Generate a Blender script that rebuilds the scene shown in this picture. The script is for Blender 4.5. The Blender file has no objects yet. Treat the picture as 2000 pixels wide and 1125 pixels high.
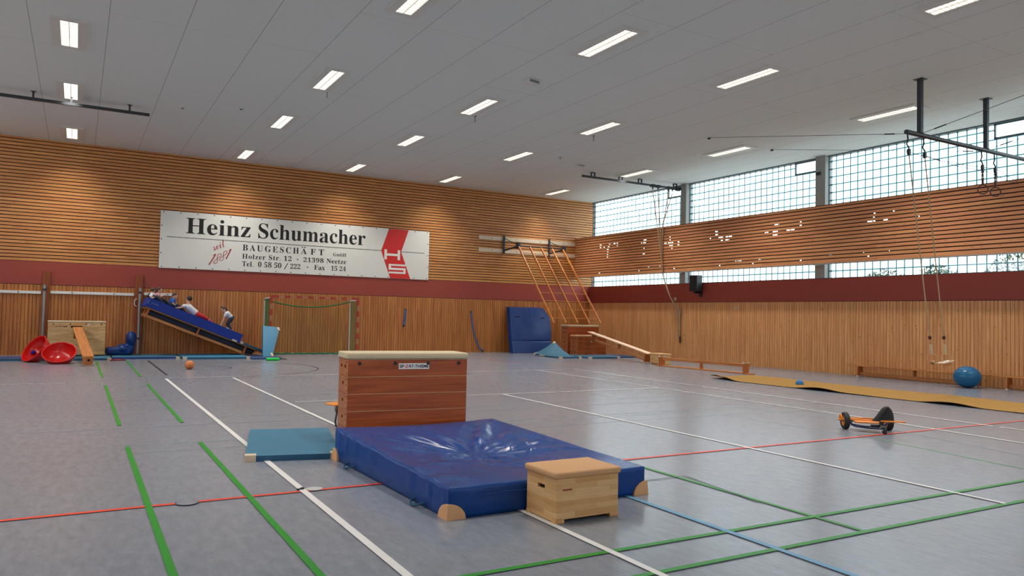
import bpy, bmesh, math, random
from mathutils import Vector, Matrix, Euler, noise

sc = bpy.context.scene
COL = sc.collection
random.seed(7)

# ------------------------------------------------------------------ camera
F_PX, YAW, PITCH, ROLL, CAM_H = 1465.85, 0.5247, 0.0367, 0.0218, 1.5624
def make_camera():
    cy, sy, cp, sp = math.cos(YAW), math.sin(YAW), math.cos(PITCH), math.sin(PITCH)
    fwd = Vector((sy*cp, cy*cp, sp)); right = Vector((cy, -sy, 0)); up = right.cross(fwd)
    c, s = math.cos(ROLL), math.sin(ROLL)
    r2 = c*right + s*up; u2 = -s*right + c*up
    m = Matrix((r2, u2, -fwd)).transposed().to_4x4()
    m.translation = (0, 0, CAM_H)
    cam = bpy.data.cameras.new('camera'); o = bpy.data.objects.new('camera', cam)
    COL.objects.link(o); o.matrix_world = m
    cam.sensor_fit = 'HORIZONTAL'; cam.sensor_width = 36.0; cam.lens = 36.0*F_PX/2000.0
    cam.clip_start = 0.05; cam.clip_end = 300
    sc.camera = o
make_camera()

# ------------------------------------------------------------------ sky, exposure, light levels
SKY_STRENGTH = 5.8
LAMP_W = 58.0          # each ceiling lamp, watts
LAMP_COLOR = (1.0, 0.955, 0.88)
DIFFUSER = 2.6
sc.view_settings.view_transform = 'Standard'
sc.view_settings.look = 'None'
sc.view_settings.exposure = 0.06
sc.view_settings.gamma = 1.0
sc.view_settings.use_curve_mapping = False
world = bpy.data.worlds.new('overcast_sky'); sc.world = world; world.use_nodes = True
nt = world.node_tree
bg = nt.nodes['Background']
tc = nt.nodes.new('ShaderNodeTexCoord'); sx = nt.nodes.new('ShaderNodeSeparateXYZ')
rp = nt.nodes.new('ShaderNodeValToRGB')
rp.color_ramp.elements[0].position = 0.45; rp.color_ramp.elements[0].color = (0.42, 0.43, 0.42, 1)
rp.color_ramp.elements[1].position = 0.56; rp.color_ramp.elements[1].color = (0.88, 0.95, 1.0, 1)
ma = nt.nodes.new('ShaderNodeMath'); ma.operation = 'MULTIPLY_ADD'; ma.inputs[1].default_value = 0.5; ma.inputs[2].default_value = 0.5
nt.links.new(tc.outputs['Generated'], sx.inputs[0]); nt.links.new(sx.outputs['Z'], ma.inputs[0])
nt.links.new(ma.outputs[0], rp.inputs[0]); nt.links.new(rp.outputs[0], bg.inputs[0])
bg.inputs[1].default_value = SKY_STRENGTH
def portal(name, loc, rot, sx_, sy_):
    l = bpy.data.lights.new(name, 'AREA'); l.shape = 'RECTANGLE'; l.size = sx_; l.size_y = sy_
    l.cycles.is_portal = True
    o = bpy.data.objects.new(name, l); COL.objects.link(o); o.location = loc; o.rotation_euler = rot

# room sizes (metres): x to the right along the back wall, y towards the back wall
XL, XR, YF, YB, ZC = -6.2, 20.28, -7.6, 27.96, 6.828
XG = 20.45                          # plane of the glass blocks
Z_RAIL0, Z_RAIL1 = 2.2254, 2.9406   # lower and upper edge of the red band
PIERS = [(21.67, 21.97), (15.43, 15.79), (9.19, 9.55), (2.95, 3.31), (-3.30, -2.94)]
BAYS = [(21.97, 27.96), (15.79, 21.67), (9.55, 15.43), (3.31, 9.19), (-2.94, 2.95), (-7.6, -3.30)]
for k, (a, b) in enumerate(BAYS):
    portal('daylight_portal', (XG+0.12, (a+b)/2, (Z_RAIL1+ZC)/2), (0, math.radians(90), 0), ZC-Z_RAIL1, b-a)
LEFT_BAYS = [(2.5, 13.5), (15.5, 27.0)]  # bay nearer the camera is added to brighten the right wall
for a, b in LEFT_BAYS:
    portal('daylight_portal', (XL-0.2, (a+b)/2, 5.6), (0, math.radians(-90), 0), 2.0, b-a)

portal('daylight_portal', (7.5, YF-0.2, 5.6), (math.radians(90), 0, 0), 13.0, 1.8)  # portal of the added front window

# ------------------------------------------------------------------ materials
def srgb(r, g, b):
    f = lambda c: (c/255/12.92) if c <= 10 else ((c/255+0.055)/1.055)**2.4
    return (f(r), f(g), f(b))
def newmat(name):
    m = bpy.data.materials.new(name); m.use_nodes = True
    n = m.node_tree; return m, n, n.nodes['Principled BSDF']
def link(n, a, b): n.links.new(a, b)
def N(n, t, **kw):
    x = n.nodes.new(t)
    for k, v in kw.items(): setattr(x, k, v)
    return x
def math_node(n, op, a, b=None, c=None):
    x = N(n, 'ShaderNodeMath', operation=op)
    for i, v in enumerate((a, b, c)):
        if v is None: continue
        if isinstance(v, (int, float)): x.inputs[i].default_value = v
        else: link(n, v, x.inputs[i])
    return x.outputs[0]
def mixcol(n, fac, a, b, mode='MIX'):
    x = N(n, 'ShaderNodeMix', data_type='RGBA', blend_type=mode)
    for s, v in ((x.inputs[0], fac), (x.inputs[6], a), (x.inputs[7], b)):
        if isinstance(v, (int, float)): s.default_value = v
        elif isinstance(v, tuple): s.default_value = (*v[:3], 1)
        else: link(n, v, s)
    return x.outputs[2]
def plain(name, col, rough=0.5, metal=0.0, spec=0.5, var=0.06, nscale=14.0, bump=0.0, coat=0.0):
    m, n, p = newmat(name)
    t = N(n, 'ShaderNodeTexCoord'); nz = N(n, 'ShaderNodeTexNoise'); nz.inputs['Scale'].default_value = nscale
    nz.inputs['Detail'].default_value = 4
    link(n, t.outputs['Object'], nz.inputs['Vector'])
    lo = tuple(c*(1-var) for c in col); hi = tuple(min(1, c*(1+var)) for c in col)
    link(n, mixcol(n, nz.outputs[0], lo, hi), p.inputs['Base Color'])
    p.inputs['Roughness'].default_value = rough; p.inputs['Metallic'].default_value = metal
    p.inputs['Specular IOR Level'].default_value = spec; p.inputs['Coat Weight'].default_value = coat
    if bump:
        b = N(n, 'ShaderNodeBump'); b.inputs['Strength'].default_value = bump; b.inputs['Distance'].default_value = 0.01
        link(n, nz.outputs[0], b.inputs['Height']); link(n, b.outputs[0], p.inputs['Normal'])
    return m
def wood(name, light, dark, axis=0, rough=0.45, var=0.22, knots=0.6, ring=7.0, spec=0.4, coat=0.0, wave=0.0):
    """boards with grain along one axis; every separate board gets its own tone"""
    m, n, p = newmat(name)
    t = N(n, 'ShaderNodeTexCoord'); g = N(n, 'ShaderNodeNewGeometry')
    off = math_node(n, 'MULTIPLY', g.outputs['Random Per Island'], 37.0)
    va = N(n, 'ShaderNodeVectorMath', operation='ADD'); link(n, t.outputs['Object'], va.inputs[0]); link(n, off, va.inputs[1])
    mp = N(n, 'ShaderNodeMapping'); s = [ring*2.2]*3; s[axis] = ring*0.12; mp.inputs['Scale'].default_value = s
    link(n, va.outputs[0], mp.inputs['Vector'])
    nz = N(n, 'ShaderNodeTexNoise'); nz.inputs['Scale'].default_value = 1.0; nz.inputs['Detail'].default_value = 5; nz.inputs['Distortion'].default_value = 0.8+wave
    link(n, mp.outputs[0], nz.inputs['Vector'])
    cr = N(n, 'ShaderNodeValToRGB'); cr.color_ramp.elements[0].position = 0.30; cr.color_ramp.elements[1].position = 0.66
    cr.color_ramp.elements[0].color = (*dark, 1); cr.color_ramp.elements[1].color = (*light, 1)
    link(n, nz.outputs[0], cr.inputs[0])
    col = cr.outputs[0]
    if knots:
        mk = N(n, 'ShaderNodeMapping'); s = [9.5]*3; s[axis] = 3.6; mk.inputs['Scale'].default_value = s
        link(n, va.outputs[0], mk.inputs['Vector'])
        vo = N(n, 'ShaderNodeTexVoronoi'); vo.inputs['Scale'].default_value = 1.0; link(n, mk.outputs[0], vo.inputs['Vector'])
        k = N(n, 'ShaderNodeValToRGB'); k.color_ramp.elements[0].position = 0.06; k.color_ramp.elements[1].position = 0.14
        k.color_ramp.elements[0].color = (1, 1, 1, 1); k.color_ramp.elements[1].color = (0, 0, 0, 1)
        link(n, vo.outputs['Distance'], k.inputs[0])
        col = mixcol(n, math_node(n, 'MULTIPLY', k.outputs[0], knots), col, tuple(c*0.35 for c in dark))
    h = N(n, 'ShaderNodeHueSaturation')
    link(n, math_node(n, 'MULTIPLY_ADD', g.outputs['Random Per Island'], var, 1-var/2), h.inputs['Value'])
    link(n, math_node(n, 'MULTIPLY_ADD', math_node(n, 'FRACT', math_node(n, 'MULTIPLY', g.outputs['Random Per Island'], 7.31)), 0.008, 0.496), h.inputs['Hue'])
    link(n, col, h.inputs['Color']); link(n, h.outputs[0], p.inputs['Base Color'])
    p.inputs['Roughness'].default_value = rough; p.inputs['Specular IOR Level'].default_value = spec; p.inputs['Coat Weight'].default_value = coat
    b = N(n, 'ShaderNodeBump'); b.inputs['Strength'].default_value = 0.12; b.inputs['Distance'].default_value = 0.004
    link(n, nz.outputs[0], b.inputs['Height']); link(n, b.outputs[0], p.inputs['Normal'])
    return m
def stave_wood(name, cols, axis=0, rough=0.45):
    """edge-glued staves: bricks of slightly different tone"""
    m, n, p = newmat(name)
    t = N(n, 'ShaderNodeTexCoord'); sp = N(n, 'ShaderNodeSeparateXYZ'); link(n, t.outputs['Object'], sp.inputs[0])
    along = math_node(n, 'ADD', sp.outputs[0], sp.outputs[1])
    cb = N(n, 'ShaderNodeCombineXYZ'); link(n, along, cb.inputs[0]); link(n, sp.outputs[2], cb.inputs[1])
    br = N(n, 'ShaderNodeTexBrick'); br.offset = 0.37; br.offset_frequency = 2; br.squash = 1.0
    br.inputs['Scale'].default_value = 1.0; br.inputs['Mortar Size'].default_value = 0.0006; br.inputs['Brick Width'].default_value = 0.33
    br.inputs['Row Height'].default_value = 0.042; br.inputs['Bias'].default_value = 0.0
    br.inputs['Color1'].default_value = (0, 0, 0, 1); br.inputs['Color2'].default_value = (1, 1, 1, 1); br.inputs['Mortar'].default_value = (0.1, 0.1, 0.1, 1)
    link(n, cb.outputs[0], br.inputs['Vector'])
    cr = N(n, 'ShaderNodeValToRGB'); cr.color_ramp.elements[0].color = (*cols[0], 1); cr.color_ramp.elements[1].color = (*cols[1], 1)
    link(n, br.outputs['Color'], cr.inputs[0])
    mp = N(n, 'ShaderNodeMapping'); mp.inputs['Scale'].default_value = (2.5, 2.5, 45); link(n, t.outputs['Object'], mp.inputs['Vector'])
    nz = N(n, 'ShaderNodeTexNoise'); nz.inputs['Scale'].default_value = 1.5; nz.inputs['Detail'].default_value = 4; link(n, mp.outputs[0], nz.inputs['Vector'])
    link(n, mixcol(n, math_node(n, 'MULTIPLY', nz.outputs[0], 0.55), cr.outputs[0], tuple(c*0.62 for c in cols[0])), p.inputs['Base Color'])
    p.inputs['Roughness'].default_value = rough
    return m
def emit(name, col, strength):
    m = bpy.data.materials.new(name); m.use_nodes = True; n = m.node_tree
    n.nodes.remove(n.nodes['Principled BSDF']); e = N(n, 'ShaderNodeEmission')
    e.inputs[0].default_value = (*col, 1); e.inputs[1].default_value = strength
    link(n, e.outputs[0], n.nodes['Material Output'].inputs[0]); return m
def glass(name, tint=(0.93, 0.97, 0.98), gloss=0.07):
    m = bpy.data.materials.new(name); m.use_nodes = True; n = m.node_tree
    n.nodes.remove(n.nodes['Principled BSDF'])
    tr = N(n, 'ShaderNodeBsdfTransparent'); tr.inputs[0].default_value = (*tint, 1)
    gl = N(n, 'ShaderNodeBsdfGlossy'); gl.inputs['Roughness'].default_value = 0.08; gl.inputs[0].default_value = (0.9, 0.95, 1, 1)
    mx = N(n, 'ShaderNodeMixShader'); mx.inputs[0].default_value = gloss
    link(n, tr.outputs[0], mx.inputs[1]); link(n, gl.outputs[0], mx.inputs[2]); link(n, mx.outputs[0], n.nodes['Material Output'].inputs[0])
    return m
def block_glass():
    # glass blocks: clear in the middle, teal and dim towards the edge of every block
    m = glass('glass_block_pane'); n = m.node_tree
    tr = [x for x in n.nodes if x.type == 'BSDF_TRANSPARENT'][0]
    t = N(n, 'ShaderNodeTexCoord'); s = N(n, 'ShaderNodeSeparateXYZ'); link(n, t.outputs['Object'], s.inputs[0])
    ds = []
    for o, p in ((s.outputs[1], 0.2495), (s.outputs[2], 0.2475)):
        f = math_node(n, 'FRACT', math_node(n, 'DIVIDE', math_node(n, 'SUBTRACT', o, 2.93 if p < 0.248 else 0.0), p))
        ds.append(math_node(n, 'MULTIPLY', math_node(n, 'SUBTRACT', 0.5, math_node(n, 'ABSOLUTE', math_node(n, 'SUBTRACT', f, 0.5))), p))
    d = math_node(n, 'MINIMUM', ds[0], ds[1])
    r = N(n, 'ShaderNodeValToRGB'); r.color_ramp.elements[0].position = 0.010; r.color_ramp.elements[0].color = (0.16, 0.27, 0.29, 1)
    r.color_ramp.elements[1].position = 0.034; r.color_ramp.elements[1].color = (0.93, 0.97, 0.98, 1)
    e = r.color_ramp.elements.new(0.020); e.color = (0.48, 0.60, 0.62, 1)
    link(n, d, r.inputs[0]); link(n, r.outputs[0], tr.inputs[0])
    return m
def floor_mat():
    m, n, p = newmat('floor_linoleum')
    t = N(n, 'ShaderNodeTexCoord')
    mp = N(n, 'ShaderNodeMapping'); mp.inputs['Scale'].default_value = (9, 3.0, 1); mp.inputs['Rotation'].default_value = (0, 0, math.radians(6))
    link(n, t.outputs['Object'], mp.inputs['Vector'])
    nz = N(n, 'ShaderNodeTexNoise'); nz.inputs['Scale'].default_value = 1.6; nz.inputs['Detail'].default_value = 7; nz.inputs['Roughness'].default_value = 0.7
    link(n, mp.outputs[0], nz.inputs['Vector'])
    cr = N(n, 'ShaderNodeValToRGB')
    cr.color_ramp.elements[0].position = 0.3; cr.color_ramp.elements[0].color = (*srgb(120, 126, 136), 1)
    cr.color_ramp.elements[1].position = 0.7; cr.color_ramp.elements[1].color = (*srgb(142, 146, 154), 1)
    link(n, nz.outputs[0], cr.inputs[0])
    m2 = N(n, 'ShaderNodeMapping'); m2.inputs['Scale'].default_value = (62, 15, 1); m2.inputs['Rotation'].default_value = (0, 0, math.radians(8))
    link(n, t.outputs['Object'], m2.inputs['Vector'])
    n2 = N(n, 'ShaderNodeTexNoise'); n2.inputs['Scale'].default_value = 1.2; n2.inputs['Detail'].default_value = 3; link(n, m2.outputs[0], n2.inputs['Vector'])
    c2 = N(n, 'ShaderNodeValToRGB'); c2.color_ramp.elements[0].position = 0.665; c2.color_ramp.elements[0].color = (0, 0, 0, 1)
    c2.color_ramp.elements[1].position = 0.74; c2.color_ramp.elements[1].color = (1, 1, 1, 1); link(n, n2.outputs[0], c2.inputs[0])
    col = mixcol(n, math_node(n, 'MULTIPLY', c2.outputs[0], 0.3), cr.outputs[0], srgb(88, 90, 102))
    link(n, col, p.inputs['Base Color'])
    n3 = N(n, 'ShaderNodeTexNoise'); n3.inputs['Scale'].default_value = 2.2; link(n, t.outputs['Object'], n3.inputs['Vector'])
    link(n, math_node(n, 'MULTIPLY_ADD', n3.outputs[0], 0.06, 0.21), p.inputs['Roughness'])
    p.inputs['Specular IOR Level'].default_value = 0.5
    return m
def ceiling_mat():
    m, n, p = newmat('ceiling_panels')
    t = N(n, 'ShaderNodeTexCoord'); s = N(n, 'ShaderNodeSeparateXYZ'); link(n, t.outputs['Object'], s.inputs[0])
    def seam(coord, off, pitch, w):
        f = math_node(n, 'FRACT', math_node(n, 'DIVIDE', math_node(n, 'SUBTRACT', coord, off), pitch))
        d = math_node(n, 'ABSOLUTE', math_node(n, 'SUBTRACT', f, 0.5))
        return math_node(n, 'GREATER_THAN', d, 0.5 - w/pitch)
    a = seam(s.outputs[0], 0.313, 1.267, 0.006)
    row = math_node(n, 'FLOOR', math_node(n, 'DIVIDE', math_node(n, 'SUBTRACT', s.outputs[0], 0.313), 1.267*3))
    yo = math_node(n, 'MULTIPLY_ADD', math_node(n, 'FRACT', math_node(n, 'MULTIPLY', row, 0.5)), 5.0, 10.15)
    ysh = math_node(n, 'SUBTRACT', s.outputs[1], yo)
    b = seam(ysh, 0.0, 5.0, 0.004)
    nz = N(n, 'ShaderNodeTexNoise'); nz.inputs['Scale'].default_value = 30; nz.inputs['Detail'].default_value = 6; link(n, t.outputs['Object'], nz.inputs['Vector'])
    base = mixcol(n, nz.outputs[0], srgb(204, 208, 207), srgb(222, 225, 224))
    nl = N(n, 'ShaderNodeTexNoise'); nl.inputs['Scale'].default_value = 0.8; link(n, t.outputs['Object'], nl.inputs['Vector'])
    vis = math_node(n, 'MULTIPLY_ADD', nl.outputs[0], 0.7, 0.15)
    base = mixcol(n, math_node(n, 'MULTIPLY', a, 0.62), base, srgb(70, 68, 64))
    base = mixcol(n, math_node(n, 'MULTIPLY', b, vis), base, srgb(90, 88, 82))
    link(n, base, p.inputs['Base Color']); p.inputs['Roughness'].default_value = 0.8
    return m
def vinyl(name, col, rough=0.3, wr=0.15, scale=5.0, spec=0.5):
    m, n, p = newmat(name)
    t = N(n, 'ShaderNodeTexCoord')
    nz = N(n, 'ShaderNodeTexNoise'); nz.inputs['Scale'].default_value = scale; nz.inputs['Detail'].default_value = 6; nz.inputs['Distortion'].default_value = 1.2
    link(n, t.outputs['Object'], nz.inputs['Vector'])
    link(n, mixcol(n, nz.outputs[0], tuple(c*0.8 for c in col), tuple(c*1.2 for c in col)), p.inputs['Base Color'])
    link(n, math_node(n, 'MULTIPLY_ADD', nz.outputs[0], 0.2, rough-0.1), p.inputs['Roughness']); p.inputs['Specular IOR Level'].default_value = spec
    b = N(n, 'ShaderNodeBump'); b.inputs['Strength'].default_value = wr; b.inputs['Distance'].default_value = 0.03
    link(n, nz.outputs[0], b.inputs['Height']); link(n, b.outputs[0], p.inputs['Normal'])
    return m

M = dict(
    floor=floor_mat(), ceiling=ceiling_mat(),
    slat=wood('pine_slats', srgb(212, 150, 88), srgb(182, 116, 64), 0, 0.42, 0.11),
    slat_lit=wood('pine_slats_lit_tone', srgb(228, 160, 108), srgb(202, 132, 86), 1, 0.42, 0.10),  # toned lighter to carry the brighter light on the window side
    board=wood('pine_boards', srgb(200, 130, 70), srgb(160, 92, 46), 2, 0.42, 0.16, 0.6),
    board_lit=wood('knotty_pine_boards_lit_tone', srgb(228, 168, 112), srgb(200, 136, 84), 2, 0.42, 0.12, 0.9),  # knottier wood, its tone also raised for this wall's brighter light
    gap=plain('dark_gap', srgb(52, 26, 16), 0.8),
    red=plain('red_painted_band', srgb(152, 62, 48), 0.55, var=0.03),
    plaster=plain('pale_plaster', srgb(224, 222, 216), 0.8),
    pier=plain('concrete_pier', srgb(150, 152, 148), 0.8, nscale=5),
    line_green=plain('green_line_paint', srgb(38, 140, 38), 0.4), line_white=plain('white_line_paint', srgb(226, 222, 218), 0.4),
    line_red=plain('red_line_paint', srgb(226, 74, 52), 0.4), line_blue=plain('blue_line_paint', srgb(104, 156, 190), 0.4),
    line_black=plain('black_line_paint', srgb(50, 50, 58), 0.4), line_teal=plain('worn_grey_green_line_paint', srgb(124, 142, 142), 0.4),
    line_pale=plain('worn_pale_line_paint', srgb(186, 184, 184), 0.4), line_slate=plain('thin_slate_line_paint', srgb(116, 124, 138), 0.4),
    tape=plain('dark_green_tape', srgb(44, 84, 66), 0.5),
    mortar=plain('teal_grey_mortar', srgb(84, 138, 148), 0.7), frame=plain('teal_grey_metal_frame', srgb(82, 104, 112), 0.5),
    pane=block_glass(), clear=glass('clear_vent_pane', (0.98, 0.99, 1.0)),
    lampframe=plain('lamp_frame_enamel', srgb(206, 206, 202), 0.5), diffuser=emit('lit_lamp_tubes', (1.0, 0.95, 0.84), DIFFUSER),
    louvre=plain('lamp_louvre', srgb(200, 190, 170), 0.4),
    black=plain('black_plastic', srgb(24, 24, 28), 0.45), darkmetal=plain('dark_painted_steel', srgb(54, 58, 64), 0.45, 0.3),
    steel=plain('grey_steel', srgb(128, 130, 130), 0.35, 0.6), silver=plain('galvanised_steel', srgb(158, 160, 158), 0.4, 0.5),
    rubber=plain('black_rubber', srgb(30, 30, 32), 0.7), white=plain('white_plastic', srgb(228, 226, 222), 0.45),
    rope=plain('hemp_rope', srgb(176, 150, 118), 0.9, nscale=90, var=0.2), wire=plain('steel_wire', srgb(70, 72, 76), 0.5, 0.4),
    ringdark=plain('dark_ring_wood', srgb(74, 44, 36), 0.5),
    orange=plain('orange_enamel', srgb(232, 140, 52), 0.35), blue_enamel=plain('blue_enamel', srgb(34, 60, 130), 0.35),
    banner=plain('white_banner_vinyl', srgb(222, 220, 212), 0.5, var=0.02, nscale=2), ink=plain('black_print', srgb(18, 17, 16), 0.5),
    ink_red=plain('red_print', srgb(206, 38, 34), 0.5), ink_darkred=plain('dark_red_print', srgb(160, 50, 52), 0.5), ink_white=plain('white_print', srgb(232, 226, 218), 0.5),
    vault=wood('varnished_vault_panel', srgb(176, 88, 40), srgb(134, 58, 22), 0, 0.35, 0.10, 0.0, 4.0, coat=0.15, wave=1.6),
    vault_end=wood('varnished_vault_end', srgb(190, 118, 70), srgb(160, 88, 46), 2, 0.4, 0.15, 0.0, 9.0),
    edge_glint_pad=plain('pale_edge_glint_and_pad', srgb(214, 166, 118), 0.5), stave=stave_wood('beech_staves', (srgb(216, 162, 100), srgb(244, 204, 146))),
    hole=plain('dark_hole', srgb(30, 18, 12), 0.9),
    suede=plain('tan_suede', srgb(206, 158, 112), 0.85, var=0.1, nscale=40, bump=0.15), felt=plain('beige_pad_cover', srgb(202, 184, 150), 0.8, var=0.08, nscale=30, bump=0.1),
    leather=plain('tan_leather_corner', srgb(220, 168, 118), 0.55, var=0.12), pale_leather=plain('pale_leather_corner', srgb(206, 186, 160), 0.6, var=0.12),
    navy=vinyl('navy_vinyl', srgb(10, 60, 126), 0.26, 0.03, 1.6, 0.55), navy_side=vinyl('navy_side_vinyl', srgb(10, 62, 132), 0.42, 0.05, 3.0, 0.3),
    royal=vinyl('royal_blue_vinyl', srgb(12, 46, 138), 0.5, 0.1, 4.0, 0.35), deep=vinyl('deep_blue_vinyl', srgb(18, 54, 116), 0.4, 0.15, 4.0, 0.4),
    teal=vinyl('teal_mat_vinyl', srgb(62, 116, 142), 0.5, 0.12, 4.0, 0.35), teal_side=vinyl('dark_teal_mat_edge', srgb(30, 84, 116), 0.5, 0.05),
    teal_bright=vinyl('bright_teal_mat_vinyl', srgb(66, 130, 164), 0.5, 0.08, 4.0, 0.35), slate=vinyl('slate_blue_mat_vinyl', srgb(48, 72, 116), 0.5, 0.08, 4.0, 0.35),
    under=vinyl('dark_navy_shade_fill', srgb(14, 18, 38), 0.5, 0.05),
    bench=wood('bench_wood', srgb(206, 138, 78), srgb(172, 100, 50), 1, 0.4, 0.12, 0.0, 9.0, coat=0.1), bench_lit=wood('bench_wood_lit_tone', srgb(246, 212, 180), srgb(232, 192, 156), 1, 0.4, 0.06, 0.0, 9.0),  # second wood carries the whitish light on the sloping seat
    bench_end=wood('bench_end_wood', srgb(196, 118, 62), srgb(160, 84, 40), 2, 0.4, 0.12, 0.0, 9.0),
    pole=wood('ladder_wood', srgb(216, 136, 66), srgb(184, 98, 42), 2, 0.4, 0.1, 0.0, 9.0), post=wood('dark_orange_post_wood', srgb(150, 78, 36), srgb(118, 54, 24), 2, 0.5, 0.1, 0.2, 8.0),
    paleboard=plain('pale_board', srgb(214, 196, 170), 0.5), ballblue=plain('petrol_blue_rubber', srgb(20, 100, 146), 0.3, var=0.04), ochre=plain('ochre_runner', srgb(164, 120, 44), 0.85, var=0.12, nscale=9, bump=0.25),
    ochre_under=plain('dark_runner_underside', srgb(66, 46, 30), 0.9), dome=plain('sky_blue_rubber', srgb(34, 112, 178), 0.4), ballorange=plain('orange_leather_ball', srgb(206, 118, 62), 0.5, var=0.12),
    bowl=plain('red_plastic', srgb(206, 30, 26), 0.22, var=0.04, coat=0.3), blueball=plain('blue_plastic', srgb(24, 34, 160), 0.3), green=plain('bright_green_plastic', srgb(24, 196, 70), 0.4),
    goal_red=plain('red_goal_paint', srgb(176, 52, 34), 0.45), goal_tan=plain('tan_goal_paint', srgb(176, 116, 72), 0.45), net=plain('green_net_cord', srgb(40, 110, 62), 0.8),
    strap=plain('blue_strap_webbing', srgb(62, 92, 150), 0.7), redcloth=plain('dark_red_cloth', srgb(140, 40, 34), 0.9),
    skin=plain('skin', srgb(222, 170, 140), 0.5, var=0.04), hair_dark=plain('dark_brown_hair', srgb(46, 30, 24), 0.6, nscale=60), hair_brown=plain('brown_hair', srgb(84, 54, 36), 0.6, nscale=60),
    shirt_white=plain('white_cotton', srgb(226, 224, 226), 0.8), shirt_pink=plain('pink_cotton', srgb(214, 160, 164), 0.8), shirt_blue=plain('blue_cotton', srgb(36, 92, 170), 0.8), shirt_grey=plain('light_grey_cotton', srgb(206, 210, 212), 0.8),
    trousers_dark=plain('dark_trousers', srgb(44, 52, 60), 0.8), trousers_red=plain('red_trousers', srgb(186, 30, 36), 0.8), trousers_pink=plain('pink_trousers', srgb(206, 66, 122), 0.8), eye=plain('eye_dark', srgb(30, 22, 20), 0.3), lips=plain('lips', srgb(176, 90, 84), 0.5),
    leaf=plain('green_leaves', srgb(54, 74, 50), 0.8, var=0.4, nscale=6), bark=plain('bark', srgb(80, 64, 50), 0.9), grass=plain('grass', srgb(96, 118, 66), 0.9, var=0.3, nscale=1), cable_dark=plain('dark_red_hook', srgb(70, 30, 26), 0.6),
)

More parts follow.
